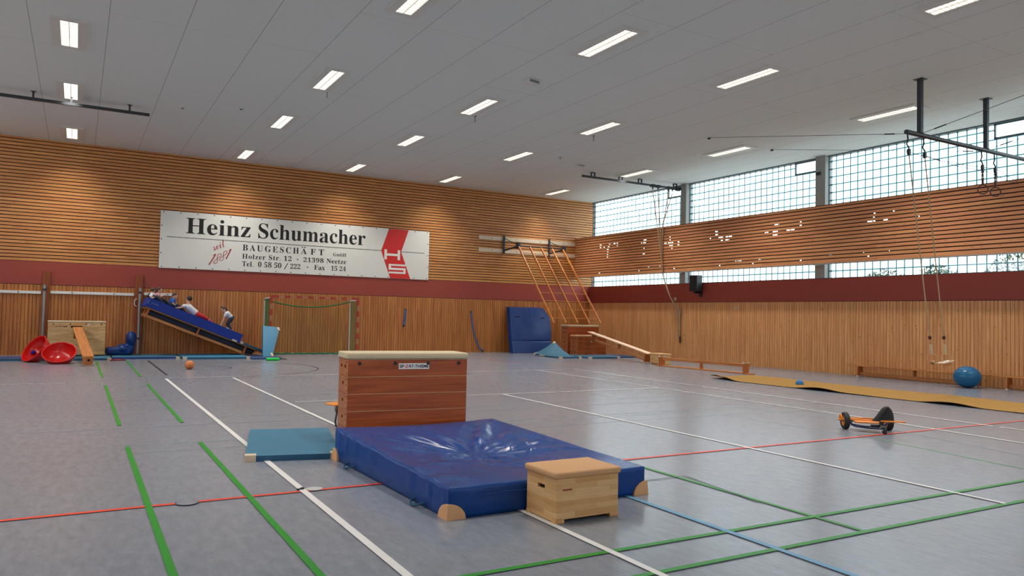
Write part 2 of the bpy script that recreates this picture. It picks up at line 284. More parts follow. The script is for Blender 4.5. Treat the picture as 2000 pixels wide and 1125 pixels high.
# ------------------------------------------------------------------ mesh helpers
def rotz(a): return Matrix.Rotation(a, 3, 'Z')
def frame_to(d, up=Vector((0, 0, 1))):
    d = Vector(d).normalized()
    if abs(d.dot(up)) > 0.999: up = Vector((0, 1, 0))
    x = up.cross(d).normalized(); y = d.cross(x)
    return Matrix((x, y, d)).transposed()
class MB:
    def __init__(self): self.bm = bmesh.new(); self.mi = 0
    def face(self, vs):
        try:
            f = self.bm.faces.new(vs); f.material_index = self.mi; return f
        except ValueError: return None
    def box(self, c, s, rot=None, bevel=0.0, seg=2):
        c = Vector(c); R = rot if rot is not None else Matrix.Identity(3)
        v = [self.bm.verts.new(c + R @ Vector((x*s[0]/2, y*s[1]/2, z*s[2]/2))) for x in (-1, 1) for y in (-1, 1) for z in (-1, 1)]
        fs = [self.face([v[i] for i in q]) for q in ((0, 1, 3, 2), (4, 6, 7, 5), (0, 4, 5, 1), (2, 3, 7, 6), (0, 2, 6, 4), (1, 5, 7, 3))]
        if bevel:
            es = list({e for f in fs for e in f.edges})
            r = bmesh.ops.bevel(self.bm, geom=es, offset=bevel, segments=seg, affect='EDGES', profile=0.5)
            for f in r['faces']: f.material_index = self.mi
        return self
    def span(self, lo, hi, bevel=0.0): # box from min to max corner
        lo, hi = Vector(lo), Vector(hi); return self.box((lo+hi)/2, hi-lo, None, bevel)
    def tube(self, pts, r, seg=8, closed=False, caps=True):
        pts = [Vector(p) for p in pts]; n = len(pts); rs = r if isinstance(r, (list, tuple)) else [r]*n
        rings = []; prev = None
        for i, p in enumerate(pts):
            a = pts[i-1] if (i > 0 or closed) else p; b = pts[(i+1) % n] if (i < n-1 or closed) else p
            d = (b-a).normalized() if (b-a).length > 1e-9 else Vector((0, 0, 1))
            if prev is None: R = frame_to(d)
            else:
                q = prev.col[2].rotation_difference(d).to_matrix(); R = q @ prev
            prev = R
            rings.append([self.bm.verts.new(p + R @ Vector((math.cos(2*math.pi*k/seg)*rs[i], math.sin(2*math.pi*k/seg)*rs[i], 0))) for k in range(seg)])
        m = n if closed else n-1
        for i in range(m):
            A, B = rings[i], rings[(i+1) % n]
            for k in range(seg): self.face([A[k], A[(k+1) % seg], B[(k+1) % seg], B[k]])
        if caps and not closed:
            self.face(list(reversed(rings[0]))); self.face(rings[-1])
        return self
    def cyl(self, a, b, r, r2=None, seg=14): return self.tube([a, b], [r, r if r2 is None else r2], seg)
    def ball(self, c, r, u=16, v=10, rot=None):
        c = Vector(c); r = Vector((r, r, r)) if isinstance(r, (int, float)) else Vector(r); R = rot if rot is not None else Matrix.Identity(3)
        top = self.bm.verts.new(c + R @ Vector((0, 0, r.z))); bot = self.bm.verts.new(c - R @ Vector((0, 0, r.z)))
        rg = []
        for j in range(1, v):
            t = math.pi*j/v
            rg.append([self.bm.verts.new(c + R @ Vector((r.x*math.sin(t)*math.cos(2*math.pi*i/u), r.y*math.sin(t)*math.sin(2*math.pi*i/u), r.z*math.cos(t)))) for i in range(u)])
        for i in range(u):
            self.face([top, rg[0][i], rg[0][(i+1) % u]]); self.face([bot, rg[-1][(i+1) % u], rg[-1][i]])
            for j in range(v-2): self.face([rg[j][i], rg[j+1][i], rg[j+1][(i+1) % u], rg[j][(i+1) % u]])
        return self
    def lathe(self, prof, c=(0, 0, 0), rot=None, seg=28):
        c = Vector(c); R = rot if rot is not None else Matrix.Identity(3); rg = []
        for r, z in prof:
            rg.append([self.bm.verts.new(c + R @ Vector((r*math.cos(2*math.pi*k/seg), r*math.sin(2*math.pi*k/seg), z))) for k in range(seg)])
        for i in range(len(prof)-1):
            for k in range(seg): self.face([rg[i][k], rg[i][(k+1) % seg], rg[i+1][(k+1) % seg], rg[i+1][k]])
        return self
    def prism(self, poly, t, rot=None, c=(0, 0, 0)): # polygon in local xy, extruded along z
        R = rot if rot is not None else Matrix.Identity(3); c = Vector(c)
        a = [self.bm.verts.new(c + R @ Vector((x, y, 0))) for x, y in poly]; b = [self.bm.verts.new(c + R @ Vector((x, y, t))) for x, y in poly]
        self.face(list(reversed(a))); self.face(b); n = len(a)
        for i in range(n): self.face([a[i], a[(i+1) % n], b[(i+1) % n], b[i]])
        return self
    def slab(self, top, bot, nu, nv, mt=0, ms=0): # closed slab between two surfaces top(u,v), bot(u,v)
        A = [[self.bm.verts.new(Vector(top(i/nu, j/nv))) for j in range(nv+1)] for i in range(nu+1)]
        B = [[self.bm.verts.new(Vector(bot(i/nu, j/nv))) for j in range(nv+1)] for i in range(nu+1)]
        for i in range(nu):
            for j in range(nv):
                self.mi = mt; self.face([A[i][j], A[i+1][j], A[i+1][j+1], A[i][j+1]])
                self.mi = ms; self.face([B[i][j], B[i][j+1], B[i+1][j+1], B[i+1][j]])
        self.mi = ms
        for i in range(nu):
            self.face([A[i][0], B[i][0], B[i+1][0], A[i+1][0]]); self.face([A[i][nv], A[i+1][nv], B[i+1][nv], B[i][nv]])
        for j in range(nv):
            self.face([A[0][j], A[0][j+1], B[0][j+1], B[0][j]]); self.face([A[nu][j], B[nu][j], B[nu][j+1], A[nu][j+1]])
        return self
    def mesh(self, name, mats, smooth=False):
        me = bpy.data.meshes.new(name); bmesh.ops.recalc_face_normals(self.bm, faces=self.bm.faces)
        self.bm.to_mesh(me); self.bm.free()
        for m in (mats if isinstance(mats, (list, tuple)) else [mats]): me.materials.append(m)
        if smooth:
            for p in me.polygons: p.use_smooth = True
            if smooth != 'all': me.set_sharp_from_angle(angle=math.radians(42))
        return me
    def build(self, name, mats, parent=None, smooth=False, loc=None, rot=None):
        o = bpy.data.objects.new(name, self.mesh(name, mats, smooth)); COL.objects.link(o)
        if parent is not None: o.parent = parent
        if loc is not None: o.location = loc
        if rot is not None: o.rotation_euler = rot
        return o
def tag(o, label, cat, group=None, kind=None):
    if label: o['label'] = label
    if cat: o['category'] = cat
    if group: o['group'] = group
    if kind: o['kind'] = kind
    return o
def thing(name, label, cat, loc=(0, 0, 0), rz=0.0, group=None, rot=None):
    o = bpy.data.objects.new(name, None); COL.objects.link(o); o.empty_display_size = 0.2
    o.location = loc; o.rotation_euler = rot if rot is not None else (0, 0, rz)
    return tag(o, label, cat, group)
def struct(o): o['kind'] = 'structure'; return o
def dup(root, loc, rot=None, label=None, group=None):
    def rec(o, par):
        c = o.copy(); COL.objects.link(c)
        if par is not None: c.parent = par
        for ch in o.children: rec(ch, c)
        return c
    r = rec(root, None); r.location = loc
    if rot is not None: r.rotation_euler = rot
    if label: r['label'] = label
    if group: r['group'] = group
    return r
def remeshed(mb, name, mat, voxel, parent=None, smooth_iter=4):
    me = mb.mesh('tmp', mat); o = bpy.data.objects.new('tmp', me); COL.objects.link(o)
    r = o.modifiers.new('r', 'REMESH'); r.mode = 'VOXEL'; r.voxel_size = voxel
    if smooth_iter:
        s = o.modifiers.new('s', 'SMOOTH'); s.iterations = smooth_iter; s.factor = 0.5
    dg = bpy.context.evaluated_depsgraph_get(); dg.update()
    m2 = bpy.data.meshes.new_from_object(o.evaluated_get(dg)); m2.name = name
    bpy.data.objects.remove(o); bpy.data.meshes.remove(me)
    m2.materials.clear(); m2.materials.append(mat)
    for p in m2.polygons: p.use_smooth = True
    q = bpy.data.objects.new(name, m2); COL.objects.link(q)
    if parent is not None: q.parent = parent
    return q
def bold(s): # upright serif letters
    out = ''
    for ch in s:
        if 'A' <= ch <= 'Z': out += chr(0x1D400+ord(ch)-65)
        elif 'a' <= ch <= 'z': out += chr(0x1D41A+ord(ch)-97)
        elif '0' <= ch <= '9': out += chr(0x1D7CE+ord(ch)-48)
        else: out += ch
    return out
def script(s):
    out = ''
    for ch in s:
        if 'a' <= ch <= 'z': out += chr(0x1D4EA+ord(ch)-97)
        else: out += ch
    return out
def text_verts(body, spacing=1.0, shear=0.0, thick=0.0):
    cu = bpy.data.curves.new('t', 'FONT'); cu.body = body; cu.space_character = spacing; cu.shear = shear; cu.resolution_u = 3; cu.offset = thick
    o = bpy.data.objects.new('t', cu); COL.objects.link(o)
    dg = bpy.context.evaluated_depsgraph_get(); dg.update()
    me = bpy.data.meshes.new_from_object(o.evaluated_get(dg))
    vs = [v.co.copy() for v in me.vertices]; fs = [tuple(p.vertices) for p in me.polygons]
    bpy.data.objects.remove(o); bpy.data.curves.remove(cu); bpy.data.meshes.remove(me)
    return vs, fs
def put_text(mb, body, x0, x1, base, cap, to3d, spacing=1.0, shear=0.0, thick=0.0, ref=None, pivot=None, ang=0.0):
    """fits lettering between x0 and x1 with the given capital height; to3d maps (x, z) onto the surface"""
    vs, fs = text_verts(body, spacing, shear, thick)
    if not vs: return
    rv = text_verts(ref)[0] if ref else vs
    ch = max(v.y for v in rv)
    a, b = min(v.x for v in vs), max(v.x for v in vs)
    out = []
    for v in vs:
        x = x0 + (v.x-a)/(b-a)*(x1-x0); z = base + v.y/ch*cap
        if ang:
            dx, dz = x-pivot[0], z-pivot[1]; x = pivot[0]+dx*math.cos(ang)-dz*math.sin(ang); z = pivot[1]+dx*math.sin(ang)+dz*math.cos(ang)
        out.append(mb.bm.verts.new(Vector(to3d(x, z))))
    for f in fs: mb.face([out[i] for i in f])

# ================================================================== THE SETTING
# ---- floor with its painted lines
def build_floor():
    b = MB(); mats = [M['floor']]
    b.span((XL-0.1, YF-0.1, -0.12), (20.6, YB+0.1, 0.0))
    lay = [0.0008]
    def slot(k):
        if M[k] not in mats: mats.append(M[k])
        return mats.index(M[k])
    def poly(pts, k):
        lay[0] += 0.00004; b.mi = slot(k)
        b.face([b.bm.verts.new((x, y, lay[0])) for x, y in pts])
    def seg(p, q, k, w=0.05):
        d = Vector((q[0]-p[0], q[1]-p[1])).normalized(); n = Vector((-d.y, d.x))*w/2
        poly([(p[0]+n.x, p[1]+n.y), (p[0]-n.x, p[1]-n.y), (q[0]-n.x, q[1]-n.y), (q[0]+n.x, q[1]+n.y)], k)
    def arc(c, r, a0, a1, k, w=0.04, n=40):
        for i in range(n):
            A = math.radians(a0+(a1-a0)*i/n); B = math.radians(a0+(a1-a0)*(i+1)/n)
            poly([(c[0]+(r-w/2)*math.cos(A), c[1]+(r-w/2)*math.sin(A)), (c[0]+(r+w/2)*math.cos(A), c[1]+(r+w/2)*math.sin(A)),
                  (c[0]+(r+w/2)*math.cos(B), c[1]+(r+w/2)*math.sin(B)), (c[0]+(r-w/2)*math.cos(B), c[1]+(r-w/2)*math.sin(B))], k)
    # thin worn lines first
    for x0, x1, y, k in ((-6, 20.2, 10.9, 'line_slate'), (0.56, 20.2, 11.56, 'line_teal'), (0.55, 10.6, 9.5, 'line_teal'), (0.57, 12, 9.02, 'line_teal'),
                         (-6, 11, 17.72, 'line_slate'), (0.6, 20, 14.1, 'line_slate'), (5.3, 12.5, 9.72, 'line_teal')):
        seg((x0, y), (x1, y), k, 0.03)
    for p, q, k in (((9.26, 18.5), (9.2, 11.3), 'line_teal'), ((10.15, 10.97), (10.75, 7.69), 'line_teal'), ((9.26, 9.57), (9.4, 6.3), 'line_teal'), ((9.4, 6.3), (9.06, 4.3), 'line_green'),
                    ((10.7, 7.69), (9.97, 4.78), 'line_slate'), ((4.27, 23.7), (4.33, 17.71), 'line_slate'), ((5.39, 23.0), (5.28, 19.0), 'line_teal'),
                    ((8.2, 16), (3.2, 18.3), 'line_slate')):
        seg(p, q, k, 0.03)
    seg((1.84, 18.45), (12.6, 18.5), 'line_pale', 0.05)
    arc((3.15, 21.1), 2.7, -85, 62, 'line_black', 0.05)
    arc((3.1, 21.3), 0.55, -80, 85, 'line_black', 0.04)
    arc((14.6, 22.6), 2.05, 150, 300, 'line_red', 0.04)
    seg((3.29, 13.0), (11.4, 13.0), 'line_white', 0.05)
    seg((XL, 6.56), (20.2, 6.56), 'line_red', 0.05)
    # green pairs
    for x in (0.545, 1.305):
        for y0, y1 in ((-7.5, 9.45), (11.18, 17.0), (18.9, 24.6)): seg((x, y0), (x, y1), 'line_green', 0.05)
    seg((-2, 4.055), (20.2, 3.98), 'line_green', 0.05); seg((-2, 3.6), (20.2, 3.5), 'line_green', 0.05)
    seg((5.21, 7.4), (5.17, 3.58), 'line_green', 0.045)
    # white long lines
    seg((1.76, -7.5), (1.76, 18.2), 'line_white', 0.06); seg((1.87, 19.2), (1.88, 24.6), 'line_black', 0.05)
    seg((3.135, -7.5), (3.15, 18.1), 'line_white', 0.055)
    seg((7.352, 13.02), (7.13, 3.57), 'line_white', 0.05)
    seg((11.56, 18.5), (11.30, 8.0), 'line_white', 0.05); seg((11.30, 8.0), (11.02, 5.2), 'line_white', 0.05)
    seg((12.92, 18.5), (12.42, 6.4), 'line_white', 0.05); seg((12.42, 6.3), (12.3, 4.9), 'line_white', 0.05)
    seg((4.235, 5.6), (4.11, -7.5), 'line_blue', 0.055)
    seg((4.79, 5.64), (5.30, 5.62), 'tape', 0.018); seg((5.30, 5.62), (5.13, 4.55), 'tape', 0.018)
    # round floor sockets
    for c, r in (((0.823, 6.55), 0.085), ((1.86, 6.60), 0.07)):
        lay[0] += 0.0001; b.mi = slot('line_pale' if r < 0.08 else 'floor')
        n = 24; b.face([b.bm.verts.new((c[0]+r*math.cos(2*math.pi*i/n), c[1]+r*math.sin(2*math.pi*i/n), lay[0]+0.0003)) for i in range(n)])
        arc(c, r, 0, 360, 'line_black' if r > 0.08 else 'line_pale', 0.008, 28)
    o = b.build('floor', mats); struct(o)
build_floor()

def build_ceiling():
    b = MB(); b.span((XL-0.1, YF-0.1, ZC), (20.6, YB+0.1, ZC+0.15)); struct(b.build('ceiling', M['ceiling']))
build_ceiling()

def slats(b, z0, z1, pitch, gap, a0, a1, put, seed):
    """horizontal boards between z0 and z1, split at random joints; put(lo_a, hi_a, lo_z, hi_z) adds one board"""
    rnd = random.Random(seed); z = z0
    while z < z1-0.01:
        zt = min(z+pitch-gap, z1); a = a0; first = True
        while a < a1-0.01:
            L = rnd.uniform(0.8, 4.4) if first else rnd.uniform(3.4, 4.6)
            e = min(a+L, a1); put(a, e, z, zt); a = e+0.002; first = False
        z += pitch
def build_wall_back():
    b = MB(); mats = [M['slat'], M['board'], M['red'], M['gap']]
    b.mi = 3; b.span((XL-0.1, YB+0.045, 0), (20.6, YB+0.12, ZC))
    b.mi = 0; slats(b, Z_RAIL1+0.012, ZC, 0.1091, 0.026, XL, XG, lambda p, q, lo, hi: b.span((p, YB, lo), (q, YB+0.022, hi)), 3)
    b.mi = 2; b.span((XL, YB+0.004, Z_RAIL0), (20.29, YB+0.05, Z_RAIL1)); b.mi = 3; b.span((XL, YB-0.004, Z_RAIL0-0.014), (20.28, YB+0.05, Z_RAIL0))
    b.mi = 1; x = XL
    while x < 20.28:
        b.span((x, YB, 0.0), (min(x+0.088, 20.28), YB+0.022, Z_RAIL0-0.014)); x += 0.098
    struct(b.build('wall_back', mats))
build_wall_back()

def build_wall_right():
    b = MB(); mats = [M['board_lit'], M['red'], M['gap'], M['frame'], M['pier']]
    b.mi = 2; b.span((20.325, YF, 0), (20.56, YB+0.05, Z_RAIL1-0.002))
    b.mi = 0; y = YF
    while y < YB:
        b.span((XR, y, 0.0), (XR+0.022, min(y+0.088, YB), Z_RAIL0-0.014)); y += 0.098
    b.mi = 1; b.span((XR+0.004, YF, Z_RAIL0), (XR+0.05, YB, Z_RAIL1)); b.mi = 2; b.span((XR-0.004, YF, Z_RAIL0-0.014), (XR+0.05, YB, Z_RAIL0))
    b.mi = 1; b.span((16.9-16.9+XR-0.001, 21.72, Z_RAIL0), (XR+0.004, 21.73, Z_RAIL1))
    b.mi = 3; b.span((XR-0.004, YF, Z_RAIL1), (20.56, YB, Z_RAIL1+0.018))
    b.mi = 4
    for a, c in PIERS: b.span((20.24, a, Z_RAIL1+0.018), (20.60, c, ZC))
    b.mi = 3; b.span((20.36, YF, ZC-0.035), (20.56, YB, ZC))
    struct(b.build('wall_right', mats))
build_wall_right()

# ---- slatted ball guard that hangs in front of the high windows
HOLES = [(26.09,4.63,.10),(25.83,4.55,.08),(25.44,4.66,.09),(25.51,4.55,.12),(25.57,4.44,.10),(25.57,4.32,.06),(25.59,4.21,.06),(25.59,4.12,.06),(25.12,4.66,.12),(24.94,4.65,.10),(24.93,4.55,.05),
 (23.14,4.67,.18),(23.18,4.55,.16),(23.21,4.34,.05),(23.22,4.12,.12),(23.36,4.55,.05),(21.70,4.66,.05),(21.69,4.55,.05),(21.94,4.44,.14),(21.66,4.44,.28),(21.64,4.33,.18),(21.59,4.24,.06),(21.22,4.44,.09),(21.23,4.34,.08),
 (19.29,4.66,.12),(19.27,4.55,.15),(19.08,4.44,.26),(18.71,4.45,.28),(19.02,4.33,.12),(18.78,4.33,.17),(19.58,4.44,.05),(17.06,4.46,.14),(16.65,4.67,.17),(16.70,4.45,.22),(16.71,4.35,.18),(26.51,3.58,.06),(26.14,3.48,.10),
 (23.5,3.52,.05),(22.91,3.59,.07),(22.25,3.57,.06),(21.44,3.48,.07),(19.12,3.48,.05),(18.38,3.58,.05),(18.21,3.58,.18),(17.63,3.48,.05),(17.33,3.58,.10),(16.11,4.45,.30),(15.72,4.68,.05),(15.72,4.56,.07),
 (13.21,4.68,.05),(13.24,4.57,.06),(13.31,4.45,.24),(12.87,4.47,.13),(12.63,4.68,.04),(14.65,3.59,.09),(15.71,3.49,.05),(13.4,3.49,.05),(11.91,4.47,.03),(13.55,3.6,.03),(12.76,3.59,.03)]
def build_guard():
    X = 19.45; b = MB(); mats = [M['slat_lit'], M['gap'], M['silver'], M['pier']]
    z0, z1 = 3.345, 5.09
    b.mi = 0
    gaps = [3.475+0.11*k for k in range(15)]
    edges = [z0] + [v for g in gaps for v in (g-0.015, g+0.015)] + [z1]
    rnd = random.Random(11)
    for i in range(0, len(edges), 2):
        a = YF+0.02
        while a < YB-0.02:
            e = min(a+rnd.uniform(3.2, 4.8), YB-0.004); b.span((X, a, edges[i]), (X+0.02, e, edges[i+1])); a = e+0.002
    b.mi = 1
    for g in gaps:
        hs = sorted((y-w/2, y+w/2) for y, z, w in HOLES if abs(z-g) < 0.056)
        a = YF+0.02
        for p, q in hs:
            if p > a: b.span((X+0.021, a, g-0.03), (X+0.027, p, g+0.03)); a = max(a, q)
            else: a = max(a, q)
        b.span((X+0.021, a, g-0.03), (X+0.027, YB-0.004, g+0.03))
    b.mi = 2; b.span((X-0.004, YF+0.02, z0-0.035), (X+0.06, YB-0.004, z0))
    b.mi = 1; b.span((X-0.004, YF+0.02, z1), (X+0.06, YB-0.004, z1+0.02))
    b.mi = 3
    for a, c in PIERS: b.span((X+0.06, (a+c)/2-0.04, z1-0.12), (20.24, (a+c)/2+0.04, z1)); b.span((X+0.06, (a+c)/2-0.04, z0), (20.24, (a+c)/2+0.04, z0+0.1))
    struct(b.build('wall_right_guard', mats))
build_guard()

# ---- glass block windows, one per bay, each with a small opening light beside its pier
def build_window(k, a, c, vent=True):
    X = XG; z0, z1 = Z_RAIL1+0.018, ZC-0.035
    root = thing('window_%d' % k, None, None, (0, c, 0)); struct(root); a, va0, c = a-c, c, 0.0
    b = MB(); w = 0.011
    va, vc, vz = a+0.01, a+0.94, 6.40
    y = c
    while y > a+0.02:
        inv = vent and va-0.02 < y < vc-0.02
        b.span((X-0.002, y-w/2, z0), (X+0.008, y+w/2, vz if inv else z1)); y -= 0.2495
    z = 2.93+0.2475
    while z < z1:
        b.span((X-0.0015, vc if (vent and z > vz) else a, z-w/2), (X+0.0075, c, z+w/2)); z += 0.2475
    b.build('mortar_grid', M['mortar'], root)
    p = MB()
    for lo, hi in (((a, z0), (c, vz)), ((vc, vz), (c, z1))) if vent else (((a, z0), (c, z1)),):
        p.span((X+0.0005, lo[0], lo[1]), (X+0.0055, hi[0], hi[1]))
    p.build('pane', M['pane'], root)
    f = MB()
    f.span((X-0.03, c-0.025, z0), (X+0.03, c, z1)); f.span((X-0.03, a, z0), (X+0.03, a+0.02, z1))
    f.build('frame', M['frame'], root)
    if vent:
        v = MB()
        for lo, hi in (((va, vz), (vc, vz+0.045)), ((va, z1-0.03), (vc, z1)), ((va, vz), (va+0.035, z1)), ((vc-0.04, vz), (vc, z1))):
            v.span((X-0.035, lo[0], lo[1]), (X+0.03, hi[0], hi[1]))
        vf = v.build('vent_frame', M['frame'], root)
        q = MB(); q.span((X, va+0.03, vz+0.04), (X+0.004, vc-0.03, z1-0.025)); q.build('vent_pane', M['clear'], vf)
for k, (a, c) in enumerate(BAYS): build_window(k+1, a, c)

def build_other_walls():
    b = MB(); mats = [M['slat_lit'], M['board'], M['red']]
    for a, c, lo, hi in ((YF, YB, 2.94, 4.6), (YF, YB, 6.6, ZC), (YF, LEFT_BAYS[0][0], 4.6, 6.6), (LEFT_BAYS[0][1], LEFT_BAYS[1][0], 4.6, 6.6), (LEFT_BAYS[1][1], YB, 4.6, 6.6)):
        b.mi = 0; b.span((XL-0.08, a, lo), (XL, c, hi))
    b.mi = 1; b.span((XL-0.08, YF, 0), (XL, YB, Z_RAIL0)); b.mi = 2; b.span((XL-0.08, YF, Z_RAIL0), (XL, YB, 2.94))
    struct(b.build('wall_left', mats))
    g = MB(); root = thing('window_8', None, None); struct(root)
    for a, c in LEFT_BAYS:
        g.span((XL-0.05, a, 4.6), (XL-0.045, c, 6.6))
    g.build('pane', M['clear'], root)
    b = MB(); mats = [M['plaster'], M['board'], M['red']]
    b.mi = 0
    for lo, hi in (((XL-0.08, 2.94), (20.6, 4.7)), ((XL-0.08, 6.5), (20.6, ZC)), ((XL-0.08, 4.7), (1.0, 6.5)), ((14.0, 4.7), (20.6, 6.5))): b.span((lo[0], YF-0.08, lo[1]), (hi[0], YF, hi[1]))
    b.span((XL-0.08, YF-0.08, 0), (20.6, YF, Z_RAIL0)); b.mi = 2; b.span((XL-0.08, YF-0.08, Z_RAIL0), (20.6, YF, 2.94))
    struct(b.build('wall_front', mats))
    g = MB(); root = thing('window_9', None, None); struct(root); g.span((1.0, YF-0.05, 4.7), (14.0, YF-0.045, 6.5)); g.build('pane', M['clear'], root)  # added window in the unseen front wall, brightens surfaces facing it
    b = MB(); b.span((30.5, 8, -0.3), (38, 28, -0.1)); struct(b.build('ground_outside', M['grass']))
build_other_walls()

# ---- trees behind the lower glass strip on the right
def tree(x, y, h, r, label, seed):
    rnd = random.Random(seed)
    t = thing('tree', label, 'tree', (x, y, -0.1), 0, 'trees outside the window')
    MB().tube([(0, 0, 0), (0.05, 0, h*0.4), (0, 0.05, h*0.75)], [0.13, 0.1, 0.04], 8).build('trunk', M['bark'], t, True)
    b = MB()
    for i in range(2600):
        p = Vector((rnd.gauss(0, 1), rnd.gauss(0, 1), rnd.gauss(0, 1))).normalized()*rnd.uniform(0.3, 1)**0.5
        q = Vector((p.x*r, p.y*r, h*0.68+p.z*h*0.34)); s = rnd.uniform(0.04, 0.10)
        R = Euler((rnd.uniform(0, 6), rnd.uniform(0, 6), rnd.uniform(0, 6))).to_matrix()
        b.face([b.bm.verts.new(q+R @ Vector(v)) for v in ((-s, 0, 0), (0, -s*0.5, 0.02), (s, 0, 0), (0, s*0.5, 0.02))])
    b.build('crown', M['leaf'], t)
tree(33.5, 16.0, 4.75, 1.7, 'dark green tree seen blurred through the lower glass strip, furthest right of the picture', 1)
tree(33.0, 19.3, 4.3, 1.2, 'green tree through the lower glass strip, second from the right picture edge', 2)
tree(33.5, 22.2, 4.25, 1.3, 'bushy green tree through the lower glass strip, left of the other two', 3)

# ================================================================== CEILING: lamps, detectors, rails
COLS = [-0.32, 4.75, 8.6, 12.4, 17.4]; ROWS = [26.4, 21.22, 16.75, 11.45]
ORD = ['leftmost', 'second from the left', 'middle', 'second from the right', 'rightmost']
ROWN = ['row nearest the back wall', 'second row from the back wall', 'third row from the back wall', 'fourth row from the back wall']
def make_lamp():
    t = thing('ceiling_lamp', None, 'ceiling lamp', (0, 0, 0), 0, 'recessed ceiling lamps')
    b = MB(); W, L, w, l, h = 0.60, 1.74, 0.29, 1.52, 0.028
    for sx in (-1, 1): b.span((min(sx*w/2, sx*W/2), -L/2, -h), (max(sx*w/2, sx*W/2), L/2, -0.0005))
    for sy in (-1, 1): b.span((-w/2, min(sy*l/2, sy*L/2), -h), (w/2, max(sy*l/2, sy*L/2), -0.0005))
    b.build('frame', M['lampframe'], t)
    d = MB()
    for s in (-1, 1): d.span((s*0.072-0.066, -l/2+0.004, -0.012), (s*0.072+0.066, l/2-0.004, -0.006))
    d.build('diffuser', M['diffuser'], t)
    g = MB(); g.span((-0.006, -l/2, -h), (0.006, l/2, -0.004))
    for i in range(1, 16): y = -l/2+l*i/16; g.span((-w/2, y-0.002, -0.024), (w/2, y+0.002, -0.013))
    g.build('louvre', M['louvre'], t)
    la = bpy.data.lights.new('lamp_light', 'AREA'); la.shape = 'RECTANGLE'; la.size = w-0.02; la.size_y = l-0.02; la.energy = LAMP_W
    la.color = LAMP_COLOR; la.spread = math.radians(106)
    lo = bpy.data.objects.new('lamp_light', la); COL.objects.link(lo); lo.parent = t; lo.location = (0, 0, -h-0.004)
    return t
proto = make_lamp(); first = True
def put_lamp(x, y, label, group='recessed ceiling lamps'):
    global first
    o = proto if first else dup(proto, (0, 0, 0)); first = False
    o.location = (x, y, ZC); o['label'] = label; o['group'] = group
for j, y in enumerate(ROWS):
    for i, x in enumerate(COLS):
        if j == 3 and i == 0: continue
        put_lamp(x, y, 'lit recessed ceiling lamp, %s in the %s' % (ORD[i], ROWN[j]))
put_lamp(12.24, 6.55, 'lit recessed ceiling lamp cut by the top edge of the picture at upper right')
for x, y in ((-0.32, 11.45), (-0.32, 6.5), (4.75, 6.5), (8.6, 6.5), (17.4, 6.5), (12.4, 1.8), (17.4, 1.8), (-0.32, -2.9), (4.75, -2.9), (8.6, -2.9), (12.4, -2.9), (-0.32, -6.0), (4.75, -6.0), (8.6, -6.0), (-4.2, 11.45), (-4.2, 16.75)):  # unseen lamps, added to raise the light in the hall
    put_lamp(x, y, 'added recessed ceiling lamp overhead, unseen outside the picture', 'added ceiling lamps outside the picture')

def ceiling_box(x, y, label, s=(0.3, 0.14, 0.07), rz=0.0, name='ceiling_box', cat='ceiling fixture'):
    t = thing(name, label, cat, (x, y, ZC), rz)
    b = MB(); b.box((0, 0, -s[2]/2), s, None, 0.008); b.build('housing', M['lampframe'], t)
    g = MB(); g.box((0, -s[1]/2-0.002, -s[2]/2), (s[0]*0.8, 0.006, s[2]*0.5)); g.build('grille', M['steel'], t)
ceiling_box(8.6, 14.2, 'grey box fixture on the ceiling between the lamp rows, near upper centre', (0.34, 0.22, 0.1), 0.2)
ceiling_box(14.9, 21.2, 'small grey box fixture on the ceiling left of the climbing rope rail')
def detector(x, y, label):
    t = thing('smoke_detector', label, 'smoke detector', (x, y, ZC), 0, 'ceiling detectors')
    MB().lathe([(0, -0.001), (0.07, -0.001), (0.07, -0.02), (0.055, -0.03), (0.0, -0.03)], seg=20).build('base', M['lampframe'], t, True)
    MB().lathe([(0, -0.03), (0.03, -0.03), (0.036, -0.05), (0.0, -0.062)], seg=16).build('sensor_head', M['steel'], t, True)
detector(2.2, 21.2, 'small round detector on the ceiling at upper left, nearer the dark rail')
detector(3.52, 20.4, 'small round detector on the ceiling, right one of the two at upper left')
detector(13.6, 20.5, 'small round detector on the ceiling above the corner climbing ladder')
def hook(x, y, label):
    t = thing('ceiling_hook', label, 'hook', (x, y, ZC), 0, 'ceiling hooks')
    MB().cyl((0, 0, -0.001), (0, 0, -0.012), 0.045).build('plate', M['darkmetal'], t)
    MB().cyl((0, 0, -0.012), (0, 0, -0.17), 0.012).build('rod', M['steel'], t)
hook(4.98, 17.62, 'short rod hook under the ceiling at the far end of an upper left lamp')
hook(8.95, 17.62, 'short rod hook under the ceiling beside the centre lamp of the third row')
hook(12.78, 17.55, 'short rod hook under the ceiling beside the third row lamp right of centre')

# ---- dark rails under the ceiling
def rail(name, label, x0, x1, y, z, brackets, width=0.0):
    t = thing(name, label, 'ceiling rail', (x0, y, z))
    b = MB(); L = x1-x0
    b.span((0, -0.035, -0.035), (L, 0.035, 0.035)); b.build('rail_bar', M['darkmetal'], t)
    for bx in brackets:
        q = MB(); h = ZC-z; x = bx-x0
        if width:
            for s in (-1, 1): q.span((x+s*width/2-0.014, -0.03, 0.03), (x+s*width/2+0.014, 0.03, h))
            q.span((x-width/2, -0.03, h-0.03), (x+width/2, 0.03, h))
        else:
            q.span((x-0.022, -0.022, 0.03), (x+0.022, 0.022, h)); q.span((x-0.05, -0.05, h-0.012), (x+0.05, 0.05, h))
        q.build('bracket', M['darkmetal'], t)
    return t
rail('ceiling_rail', 'long dark steel rail under the ceiling at the upper left edge of the picture', -4.5, 1.47, 21.81, 6.635, [-3.2, -1.12, -0.31, 1.0])
